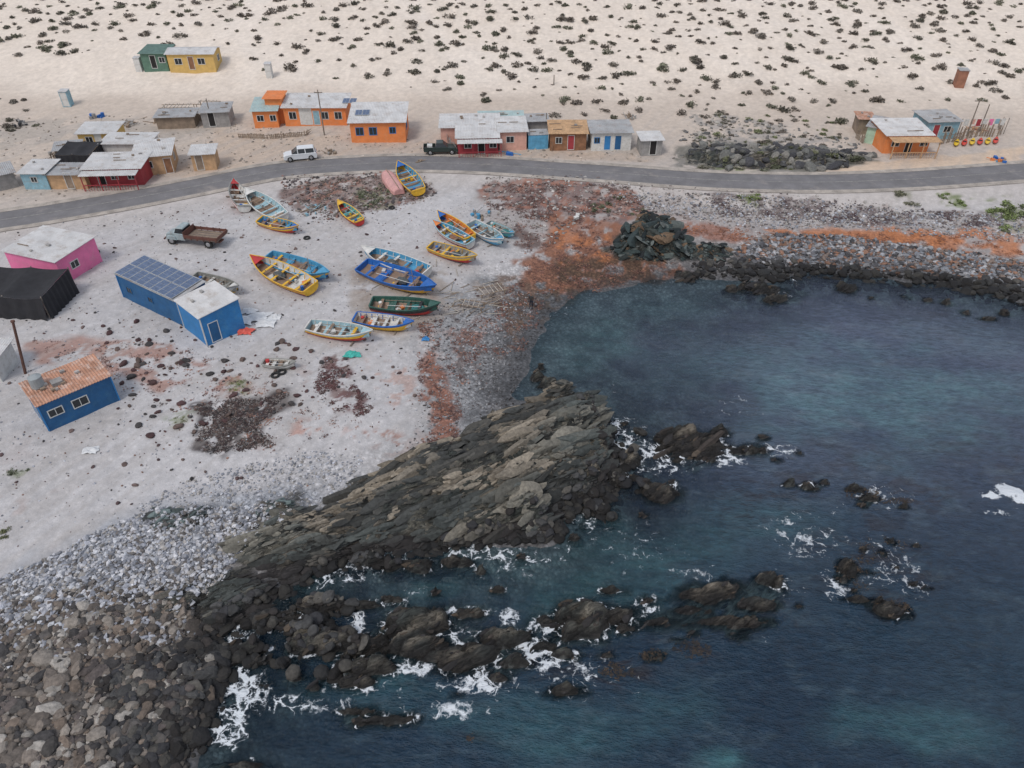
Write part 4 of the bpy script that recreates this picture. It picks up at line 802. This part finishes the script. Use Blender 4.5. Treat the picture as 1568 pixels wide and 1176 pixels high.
def boat(stern,bow,c,beam=None,roll=5,name="fishing_boat",mast=False,net=None,L=None):
    bot,band,top,rim,ins=[BC[q] for q in c]
    a=np.array(G(*stern));b=np.array(G(*bow)); v=b-a; L=L or float(np.linalg.norm(v)); an=math.atan2(v[1],v[0]); ctr=(a+b)/2
    B=(beam or L*.30)/2; k=min(1.0,max(.55,L/7.2))*1.08; n=18
    z=max(hz(*ctr),hz(*a)-.1,hz(*b)-.2)
    e=empty(name,ctr[0],ctr[1],z-.03,an,R(roll)*1.6,0)
    st=[]
    for i in range(n+1):
        t_=i/n; hb=B*(.74+.26*math.sin(math.pi/2*min(t_/.42,1))) if t_<.42 else B*max(1-((t_-.42)/.58)**2.3,.012)
        zs=k*(.82+.66*t_**2.6+.10*(1-t_)**2); zk=k*(.6*max(0,(t_-.78)/.22)**2+.10*max(0,(.2-t_)/.2)**1.5); st.append((t_,hb,zs,zk))
    SEC=[(0,0),(.52,.08),(.80,.28),(.91,.52),(.97,.78),(1.0,1.0)]
    V=[];Fc=[];M=[]
    m_=len(SEC)*2-1
    for t_,hb,zs,zk in st:
        row=[(-f_,g_) for f_,g_ in SEC[::-1]]+SEC[1:]
        for f_,g_ in row: V.append(((t_-.5)*L-(1-g_)*k*.55*max(0,(t_-.7)/.3),hb*f_,zk+(zs-zk)*g_))
    for i in range(n):
        for j in range(m_-1):
            Fc.append((i*m_+j,(i+1)*m_+j,(i+1)*m_+j+1,i*m_+j+1)); jj=j if j<5 else 9-j; M.append([2,1,0,0,0][jj])
    Fc.append(tuple(range(m_))); M.append(1)
    o=pm("hull",V,Fc,[bot,band,top],e); o.data.polygons.foreach_set("material_index",M); 
    V=[];Fc=[]; ISC=[(1,1),(.93,.7),(.82,.42),(.5,.30),(0,.27)]; th=.06
    for i,(t_,hb,zs,zk) in enumerate(st[:-1]):
        x=(t_-.5)*L+(.05 if i==0 else 0); hi=max(hb-th,.01)
        row=[(-f_,g_) for f_,g_ in ISC]+[(f_,g_) for f_,g_ in ISC[::-1][1:]]
        for f_,g_ in row: V.append((x,hi*f_,zk+(zs-zk)*g_ - (.012 if g_==1 else 0)))
    m2=9; M=[]
    for i in range(n-1):
        for j in range(m2-1): Fc.append((i*m2+j,i*m2+j+1,(i+1)*m2+j+1,(i+1)*m2+j)); M.append(1 if j in(2,3,4,5) and i%6<4 else 0)
    Fc.append(tuple(range(m2))[::-1]); M.append(0); o=pm("interior",V,Fc,[ins,BC['brn']],e); o.data.polygons.foreach_set("material_index",M)
    V=[];Fc=[]
    for sg in(-1,1):
        o0=len(V)
        for t_,hb,zs,zk in st:
            x=(t_-.5)*L
            for dy,dz in((.035,-.06),(.035,.025),(-.06,.025),(-.06,-.06)): V.append((x+(.02 if t_==1 else 0),sg*max(hb+dy,.0),zs+dz))
        for i in range(n):
            for j in range(4): q=[o0+i*4+j,o0+i*4+(j+1)%4,o0+(i+1)*4+(j+1)%4,o0+(i+1)*4+j]; Fc.append(tuple(q if sg<0 else q[::-1]))
    pm("gunwale",V,Fc,rim,e)
    hb,zs=st[0][1],st[0][2]; box("transom_cap",e,rim,-L/2-.06,-L/2+.07,-hb+.08,hb-.08,zs-.1,zs+.035)
    for t_ in(.14,.33,.52,.70):
        i=int(round(t_*n)); _,hb,zs,zk=st[i]; x=(t_-.5)*L; zz=zk+(zs-zk)*.72; box("thwart",e,random.choice([rim,ins,band,BC['brn']]),x-.14,x+.14,-hb*.9,hb*.9,zz,zz+.045)
    V=[];Fc=[]; fi=[i for i in range(n+1) if st[i][0]>=.82]
    for i in fi: t_,hb,zs,zk=st[i]; x=(t_-.5)*L; V+=[(x,-max(hb-.08,0.005),zs-.02),(x,0,zs+.03),(x,max(hb-.08,0.005),zs-.02)]
    for q in range(len(fi)-1):
        for j in(0,1): Fc.append((q*3+j,(q+1)*3+j,(q+1)*3+j+1,q*3+j+1))
    pm("foredeck",V,Fc,top,e)
    for r_ in range(9):
        t_=.06+r_*.09; i=int(round(t_*n)); _,hb,zs,zk=st[i]; x=(t_-.5)*L
        for sg in(-1,1): pm("rib",[(x-.03,sg*(hb-.065),zs-.09),(x+.03,sg*(hb-.065),zs-.09),(x+.03,sg*(hb-.065)*.8,zk+(zs-zk)*.4),(x-.03,sg*(hb-.065)*.8,zk+(zs-zk)*.4),(x-.03,sg*(hb-.12),zs-.09),(x+.03,sg*(hb-.12),zs-.09),(x+.03,sg*(hb-.12)*.8,zk+(zs-zk)*.4),(x-.03,sg*(hb-.12)*.8,zk+(zs-zk)*.4)],BF,rim,e)
    cyl("oar",e,wood,(-L*.3,B*.3,zs*.8),(L*.2,B*.45,zs*.86),.03); 
    cyl("oar",e,frame_w,(-L*.25,-B*.4,zs*.8),(L*.22,-B*.3,zs*.86),.028)
    if net is not None:
        v_,f_=ico(3); nz=1+(fbm(v_[:,0]*3+net,v_[:,1]*3+v_[:,2]*2,3,5)-.5)*.8; v_=v_*nz[:,None]*np.array([.75,.5,.32]); pm("net_heap",[tuple(q) for q in v_],[tuple(map(int,q)) for q in f_],netm[net],e,True,loc=(L*(-.08+.12*net),0,k*.5))
    for q in range(random.randint(2,5)):
        x=random.uniform(-.38,.25)*L; y=random.uniform(-.5,.5)*B; s_=random.uniform(.1,.22); m_q=random.choice([BC['wht'],BC['org'],BC['blk'],BC['brn'],BC['sky'],BC['yel']])
        if random.random()<.5: box("fish_crate",e,m_q,-s_*1.4,s_*1.4,-s_,s_,0,s_*1.1,loc=(x,y,k*.33),rot=(0,0,random.uniform(0,3)))
        else: cyl("buoy",e,m_q,(x,y,k*.33),(x,y,k*.33+s_*1.6),s_*.8,s_*.6,10)
    if mast: cyl("mast",e,wood,(L*.2,0,k*.3),(L*.2,0,k*.3+2.2),.045,.03); 
    cyl("fuel_drum",e,random.choice([BC['blue'],BC['red'],BC['wht']]),(-L*.38,B*.2,k*.28),(-L*.38,B*.2,k*.28+.5),.17,.17,12)
    cyl("keel_support",e,pole_m,(L*.2,-B*1.1,.02),(L*.2,B*1.1,.02),.09); cyl("keel_support",e,pole_m,(-L*.25,-B*1.1,.02),(-L*.25,B*1.1,.02),.09)
    return e
boat((374,327),(357,291),('red','wht','red','gry','wht'),roll=8,name="rowing_boat")
boat((434,342),(381,304),('wht','wht','wht','wht','pale'),roll=-4)
boat((400,343),(462,360),('red','yel','blue','yel','sky'),roll=6,net=0)
boat((553,347),(521,319),('red','red','yel','yel','teal'),roll=-5,name="rowing_boat")
boat((643,303),(613,263),('yel','yel','blue','yel','sky'),roll=-5)
boat((480,452),(390,407),('red','yel','red','yel','wht'),roll=-6,net=1)
boat((412,401),(510,436),('blue','yel','sky','sky','sky'),roll=5,net=0,mast=True)
boat((655,428),(557,391),('sky','wht','wht','wht','sky'),roll=-4,net=1,mast=False)
boat((556,413),(672,460),('yel','blue','blue','blue','blue'),roll=5,net=1,mast=True)
boat((570,470),(677,486),('red','blk','grn','grn','grn'),roll=5,net=2)
boat((545,492),(637,511),('yel','yel','blue','blue','wht'),roll=6)
boat((474,506),(575,527),('red','yel','pale','wht','pale'),roll=4)
boat((722,383),(665,350),('red','wht','org','pale','sky'),roll=-5,net=0)
boat((722,375),(673,337),('blue','yel','blue','yel','org'),roll=-5,net=2)
boat((722,348),(774,386),('sky','wht','sky','wht','pale'),roll=5,net=1,mast=True)
boat((748,346),(790,370),('sky','teal','sky','gry','pale'),roll=5,net=2)
boat((660,382),(733,410),('red','yel','gry','yel','gry'),roll=5,net=1)
boat((300,432),(372,455),('yel','wht','wht','gry','gry'),roll=4)
boat((405,560),(456,566),('gry','wht','gry','gry','wht'),roll=3,name="dinghy",beam=1.1)
a=np.array(G(612,300));b=np.array(G(592,269)); c=(a+b)/2; an=math.atan2(*(b-a)[::-1]); L=float(np.linalg.norm(b-a)); e=empty("upturned_boat",c[0],c[1],hz(*c),an); V=[];Fc=[]
n=14;k=9
for i in range(n+1):
    t_=i/n; w_=1.05*(1-.35*abs(2*t_-1)**3)
    for j in range(k): q=math.pi*j/(k-1); V.append(((t_-.5)*L,w_*math.cos(q),.85*math.sin(q)**.7*(1-.2*abs(2*t_-1)**4)))
for i in range(n):
    for j in range(k-1): Fc.append((i*k+j,i*k+j+1,(i+1)*k+j+1,(i+1)*k+j))
Fc+= [tuple(range(k)),tuple(range(n*k,n*k+k))[::-1]]
pm("hull",V,Fc,BC['pnk'],e); cyl("keel",e,wood,(-L*.5,0,.86),(L*.5,0,.86),.05)
# ---------------------------------------------------------------- vehicles
tyre=mat("tyre_rubber",(.02,.02,.02),.9,.1); hub=mat("wheel_hub",(.35,.35,.36),.4,.1,metal=.5)
def wheel(e,x,y,r,w_):
    s_=1 if y>0 else -1
    cyl("tyre",e,tyre,(x,y-w_/2,r),(x,y+w_/2,r),r,r,22); cyl("wheel_hub",e,hub,(x,y+s_*(w_/2+.001),r),(x,y+s_*(w_/2+.03),r),r*.55,r*.45,16)
def extr(name,e,m,prof,bev=.05,yc=0.):
    n=len(prof); V=[(x,yc-w_,z) for x,z,w_ in prof]+[(x,yc+w_,z) for x,z,w_ in prof]; Fc=[tuple(range(n)),tuple(range(n,2*n))[::-1]]+[(i,n+i,n+(i+1)%n,(i+1)%n) for i in range(n)]
    o=pm(name,V,Fc,m,e); bm=bmesh.new(); bm.from_mesh(o.data); bmesh.ops.recalc_face_normals(bm,faces=bm.faces); bm.to_mesh(o.data); bm.free()
    if bev: md=o.modifiers.new("bevel",'BEVEL'); md.width=bev; md.segments=2; md.limit_method='ANGLE'
    return o
def place(name,p0,p1):
    a=np.array(G(*p0));b=np.array(G(*p1)); c=(a+b)/2; return empty(name,c[0],c[1],hz(*c)+.02,math.atan2(*(b-a)[::-1])),float(np.linalg.norm(b-a))
cw=mat("white_car_paint",(.66,.68,.70),.25,.05); ck=mat("dark_green_car_paint",(.03,.045,.04),.3,.1); lamp_r=mat("tail_lamp",(.35,.02,.02),.3,.1); lamp_w=mat("head_lamp",(.7,.7,.68),.2,.05)
e,_=place("parked_suv",(482,243),(440,247))
extr("body",e,cw,[(-2.2,.35,.86),(-2.25,.75,.88),(-2.2,1.05,.86),(1.0,1.05,.88),(1.9,.95,.84),(2.2,.8,.8),(2.25,.4,.82),(2.1,.28,.8),(-2.1,.28,.8)],.08)
extr("cabin_glass",e,glass,[(-2.12,1.04,.80),(-1.85,1.6,.66),(.25,1.62,.66),(1.1,1.04,.80)],.02)
extr("roof",e,cw,[(-1.95,1.6,.68),(-1.8,1.69,.62),(.1,1.71,.62),(.32,1.62,.68)],.03)
for x in(-1.95,-.75,.25):
    for s_ in(-1,1): pm("pillar",[(x-.05,s_*.815,1.05),(x+.05,s_*.815,1.05),(x+.05+(.03),s_*.69,1.6),(x-.05+.03,s_*.69,1.6)],[(0,1,2,3)],cw,e)
for x in(-1.4,1.4):
    for y in(-.8,.8): wheel(e,x,y,.36,.24)
for y in(-.62,.62): box("head_lamp",e,lamp_w,2.14,2.22,y-.17,y+.17,.66,.82); box("tail_lamp",e,lamp_r,-2.265,-2.2,y-.12,y+.12,.75,1.0)
e,_=place("parked_pickup",(655,237),(697,236))
extr("body",e,ck,[(-2.4,.45,.84),(-2.4,.7,.84),(1.1,.75,.86),(2.3,.72,.8),(2.4,.42,.8)],.06)
extr("bonnet",e,ck,[(.9,.72,.84),(.95,1.05,.84),(2.1,.98,.78),(2.35,.72,.78)],.06)
extr("cab",e,ck,[(-.75,.72,.85),(-.75,1.1,.85),(.95,1.1,.85),(1.0,.72,.85)],.04); extr("cab_glass",e,glass,[(-.7,1.09,.8),(-.6,1.6,.66),(.3,1.6,.66),(.9,1.09,.8)],.02); extr("cab_roof",e,ck,[(-.65,1.59,.69),(-.6,1.67,.64),(.25,1.67,.64),(.35,1.59,.69)],.02)
box("bed_side",e,ck,-2.38,-.78,-.84,-.78,.7,1.12); box("bed_side",e,ck,-2.38,-.78,.78,.84,.7,1.12); box("tailgate",e,ck,-2.44,-2.385,-.84,.84,.7,1.12); box("bed_floor",e,dark,-2.38,-.78,-.775,.775,.76,.78); box("bed_cargo",e,wht,-1.9,-1.2,-.5,.4,.781,1.25)
for x in(-1.5,1.5):
    for y in(-.78,.78): wheel(e,x,y,.37,.24)
tcab=mat("truck_cab_grey_blue",(.33,.40,.42),.5,.25,2,stain=RUST); tb=mat("truck_bed_wood",(.19,.15,.125),.9,.4,2); tr_=mat("truck_bed_frame",(.14,.06,.045),.8,.3)
e,L=place("flatbed_truck",(347,378),(258,368))
extr("bonnet",e,tcab,[(2.0,.7,.72),(2.0,1.35,.72),(3.0,1.22,.62),(3.25,1.0,.6),(3.25,.65,.6)],.07)
for y in(-.84,.84): extr("front_fender",e,tcab,[(1.75,.62,.17),(1.9,1.02,.17),(2.3,1.12,.17),(2.8,1.04,.17),(3.1,.7,.17)],.03,y)
extr("cab",e,tcab,[(.75,.6,.9),(.75,1.4,.9),(2.0,1.4,.88),(2.02,.6,.88)],.05); extr("cab_glass",e,glass,[(.78,1.39,.85),(.85,1.95,.75),(1.65,1.95,.75),(1.95,1.39,.83)],.02); extr("cab_roof",e,tcab,[(.75,1.94,.8),(.82,2.06,.74),(1.6,2.06,.74),(1.75,1.94,.8)],.04)
box("front_bumper",e,tr_,3.3,3.42,-.85,.85,.5,.66); box("chassis",e,tr_,-3.2,3.0,-.4,.4,.5,.64)
for y in(-.5,.5): cyl("head_lamp",e,lamp_w,(3.22,y,.85),(3.3,y,.85),.11,.11,12)
box("bed_floor",e,tb,-3.3,.6,-1.12,1.12,.95,1.05)
for i in range(9): y=-1.0+i*.25; box("bed_plank",e,[tb,wood][i%2],-3.28,.58,y-.11,y+.11,1.052,1.075)
for y in(-1.15,1.15):
    box("bed_side_rail",e,tr_,-3.3,.6,y-.03,y+.03,1.1,1.45)
    for i in range(6): x=-3.2+i*.75; box("bed_stake",e,tr_,x-.04,x+.04,y-.045,y+.045,.9,1.5)
box("tail_rail",e,tr_,-3.38,-3.32,-1.15,1.15,1.1,1.45); box("head_board",e,tr_,.62,.68,-1.15,1.15,1.0,1.75)
for i in range(5): box("head_board_slat",e,wood,.685,.71,-1.0+i*.45,-.8+i*.45,1.1,1.7)
for x,y in((2.45,-.84),(2.45,.84),(-2.0,-.86),(-2.0,.86)): wheel(e,x,y,.46,.26)
# ---------------------------------------------------------------- small things
def heap(name,px,w,h,m,n=14,kind='mix'):
    a=G(*px); e=empty(name,a[0],a[1],hz(*a))
    for i in range(n):
        x,y=random.gauss(0,w*.35),random.gauss(0,w*.3); mm=random.choice(m); q=random.random(); s_=random.uniform(.15,.4)*h
        if q<.4: box("crate",e,mm,-s_,s_,-s_*.7,s_*.7,-.1,s_*1.3,loc=(x,y,0),rot=(random.uniform(-.2,.2),random.uniform(-.2,.2),random.uniform(0,3)))
        elif q<.7: cyl("drum",e,mm,(x,y,-.1),(x,y,s_*2),s_*.8,s_*.8,12)
        else:
            an=random.uniform(0,3.1); l=random.uniform(.6,1.6); cyl("plank",e,mm,(x-l*math.cos(an),y-l*math.sin(an),.1),(x+l*math.cos(an),y+l*math.sin(an),.15+random.random()*.3),.05)
def cloth(name,px,w,m,hh=.25):
    a=G(*px); e=empty(name,a[0],a[1],hz(*a)+.02); n=16; sd_=random.randint(0,999)
    g=np.linspace(-1,1,n); xx,yy=np.meshgrid(g,g); rr=1+(fbm(xx*1.5+9,yy*1.5+9,2,sd_)-.5)*.9; zz=fbm(xx*3+5,yy*3+5,3,sd_+1)*hh*2*np.clip(1-(xx**2+yy**2)*.5,0,1)
    V=np.stack([xx*rr*w,yy*rr*w*.7,zz],-1).reshape(-1,3); return pm("folds",V,[tuple(map(int,q)) for q in gridF(n,n)],m,e,True)
tarp=mat("white_tarpaulin",(.62,.63,.64),.6,.15); tred=mat("red_tarpaulin",(.62,.1,.07),.6,.2)
for px,w_ in(((372,492),1.1),((395,487),1.2),((408,497),.9),((383,478),.7),((420,487),.6)): cloth("white_tarpaulin",px,w_,tarp)
cloth("red_tarpaulin",(376,510),.7,tred); cloth("teal_net_pile",(540,543),.7,mat("teal_net",(.06,.42,.36),.8,.4,6)); cloth("white_tarpaulin",(140,690),.6,tarp,.15); cloth("blue_tarpaulin",(652,521),.35,sky_b)
heap("scrap_pile",(300,448),2.2,1.0,[tank,wood,grey,blue,BC['wht'],lblue],16)
heap("scrap_pile",(250,188),3,1,[wood,grey,tan],20); heap("scrap_pile",(330,182),2.,1,[wood,grey],12); heap("scrap_pile",(765,196),3,1.2,[wood,grey,lblue,conc],26); heap("scrap_pile",(820,200),2.,1,[wood,lblue,red,grey],16)
heap("scrap_pile",(105,242),3,1,[wood,grey,BC['blk'],tan],24); heap("scrap_pile",(30,190),2,.8,[grey,BC['blk']],14); heap("scrap_pile",(480,320),2.2,.7,[grey,wood,lblue],16); heap("scrap_pile",(510,235),2,.8,[wood,grey],8)
heap("scrap_pile",(150,182),1.2,.9,[BC['blue'],grey],6); heap("scrap_pile",(1525,250),1.6,.8,[BC['blue'],BC['sky'],BC['org'],wood],12); heap("scrap_pile",(965,180),2,.8,[grey,wood],10); heap("scrap_pile",(45,482),.7,.6,[tarp,grey],5)
heap("scrap_pile",(1440,195),3,1.,[wood,grey,red,lblue],20); heap("scrap_pile",(780,240),.8,.9,[BC['blue'],BC['sky'],wht],5); heap("scrap_pile",(735,330),2.0,.7,[wood,BC['sky'],grey],12); heap("scrap_pile",(885,335),.5,.8,[tarp,wht],3); heap("scrap_pile",(218,235),1.2,.9,[BC['blue'],grey],5)
heap("scrap_pile",(200,190),2.5,.8,[wood,grey,conc],14); heap("scrap_pile",(640,250),1.0,.6,[wood,grey],6); heap("scrap_pile",(1495,200),2.2,1,[wood,tan,red],14)
def torus(px,r,m=tyre,name="old_tyre",z=.1):
    a=G(*px); e=empty(name,a[0],a[1],hz(*a)+z,0,.1); V=[];Fc=[];n,k=20,8
    for i in range(n):
        for j in range(k): A=2*math.pi*i/n;B_=2*math.pi*j/k; q=r+.11*math.cos(B_); V.append((q*math.cos(A),q*math.sin(A),.1*math.sin(B_)))
    for i in range(n):
        for j in range(k): Fc.append((i*k+j,((i+1)%n)*k+j,((i+1)%n)*k+(j+1)%k,i*k+(j+1)%k))
    pm("tyre",V,Fc,m,e,True)
for px in((422,577),(432,572),(148,388),(600,320),(470,365)): torus(px,.3)
for i in range(34):
    u=random.uniform(685,768); v=random.uniform(430,482)
    a=G(u,v); an=random.gauss(.35,.6); l=random.uniform(.4,1.5); e=empty("driftwood_pole",a[0],a[1],hz(*a)+.05,an); cyl("pole",e,random.choice([bw_,wood]),(-l,0,0),(l,0,.05),.045,.03,7)
for i in range(16):
    u=random.uniform(560,700); v=random.uniform(400,500); a=G(u,v); e=empty("driftwood_pole",a[0],a[1],hz(*a)+.05,random.uniform(0,3)); cyl("pole",e,bw_,(-.7,0,0),(.7,0,.04),.045,.04,7)
# ---------------------------------------------------------------- person
def person(px):
    a=G(*px); e=empty("standing_person",a[0],a[1],hz(*a),R(160))
    J={'pel':(0,0,.95,.15),'wst':(0,0,1.1,.14),'chs':(0,.01,1.32,.17),'nck':(0,0,1.48,.06),'hd0':(0,.01,1.56,.075),'hd1':(0,.015,1.66,.10),'hd2':(0,.01,1.73,.08)}
    Eg=[('pel','wst'),('wst','chs'),('chs','nck'),('nck','hd0'),('hd0','hd1'),('hd1','hd2')]
    for s_,n_ in((-1,'l'),(1,'r')):
        J.update({'hp'+n_:(s_*.09,0,.88,.11),'kn'+n_:(s_*.11,.02*s_,.48,.07),'an'+n_:(s_*.12,-.02,.09,.05),'to'+n_:(s_*.14,.15,.04,.04),'sh'+n_:(s_*.18,0,1.42,.075),'el'+n_:(s_*.25,-.03,1.14,.05),'wr'+n_:(s_*.24,.1,.92,.033),'hn'+n_:(s_*.235,.13,.86,.035)})
        Eg+=[('pel','hp'+n_),('hp'+n_,'kn'+n_),('kn'+n_,'an'+n_),('an'+n_,'to'+n_),('chs','sh'+n_),('sh'+n_,'el'+n_),('el'+n_,'wr'+n_),('wr'+n_,'hn'+n_)]
        for f_ in range(5):
            ox=(f_-1.5)*.018 if f_<4 else -.03*s_; l=.075 if f_<4 else .04
            J['f%d%s'%(f_,n_)]=(s_*.235+ox,.15,.86-.03,.011); J['g%d%s'%(f_,n_)]=(s_*.235+ox,.155,.86-.03-l,.009); Eg+=[('hn'+n_,'f%d%s'%(f_,n_)),('f%d%s'%(f_,n_),'g%d%s'%(f_,n_))]
    ks=list(J); me=bpy.data.meshes.new("body"); me.from_pydata([J[k_][:3] for k_ in ks],[(ks.index(a_),ks.index(b_)) for a_,b_ in Eg],[]); o=link(bpy.data.objects.new("body",me),e)
    o.modifiers.new("skin",'SKIN'); o.modifiers.new("sub",'SUBSURF').levels=1
    for i,k_ in enumerate(ks): me.skin_vertices[0].data[i].radius=(J[k_][3],)*2; me.skin_vertices[0].data[i].use_root=(k_=='pel')
    q=NT("person_clothes_and_skin"); xyz=q.n("ShaderNodeSeparateXYZ",{0:q.tc.outputs["Object"]}).outputs[2]
    cA=q.mix(q.ma('GREATER_THAN',xyz,.98),(.02,.025,.04,1),(.035,.035,.035,1)); cA=q.mix(q.ma('GREATER_THAN',xyz,1.5),cA,(.35,.2,.14,1)); cA=q.mix(q.ma('GREATER_THAN',xyz,1.69),cA,(.015,.012,.01,1)); q.set(q.p.inputs["Base Color"],cA); me.materials.append(q.m)
    v_,f_=ico(1); skin=mat("skin",(.35,.2,.14),.6,.05)
    pm("nose",[tuple(x*np.array([.015,.02,.022])+np.array([0,.12,1.63])) for x in v_],[tuple(map(int,q_)) for q_ in f_],skin,e)
    for s_ in(-1,1):
        pm("ear",[tuple(x*np.array([.012,.02,.03])+np.array([s_*.1,.01,1.64])) for x in v_],[tuple(map(int,q_)) for q_ in f_],skin,e)
        pm("eye",[tuple(x*np.array([.012,.008,.008])+np.array([s_*.035,.108,1.66])) for x in v_],[tuple(map(int,q_)) for q_ in f_],dark,e)
person((813,471))
# ---------------------------------------------------------------- light: overcast sky over Nishita
w_=bpy.data.worlds.new("World"); S.world=w_; w_.use_nodes=True; nt=w_.node_tree; bg=nt.nodes["Background"]
sk=nt.nodes.new("ShaderNodeTexSky"); sk.sky_type='NISHITA'; sk.sun_disc=False; EL,AZ=R(55),R(215)
sk.sun_elevation=EL; sk.sun_rotation=AZ; sk.air_density=1.0; sk.dust_density=4.0; sk.ozone_density=1.0
mxn=nt.nodes.new("ShaderNodeMix"); mxn.data_type='RGBA'; mxn.inputs[0].default_value=.65; mxn.inputs[7].default_value=(4.4,4.65,5.15,1)
nt.links.new(sk.outputs[0],mxn.inputs[6]); nt.links.new(mxn.outputs[2],bg.inputs[0]); bg.inputs[1].default_value=.15
sl=bpy.data.lights.new("sun",'SUN'); sl.energy=1.25; sl.angle=R(14); sl.color=(1,.96,.91); so=bpy.data.objects.new("sun",sl); link(so)
Dv=Vector((math.sin(AZ)*math.cos(EL),math.cos(AZ)*math.cos(EL),math.sin(EL))); so.rotation_euler=Dv.to_track_quat('Z','Y').to_euler()
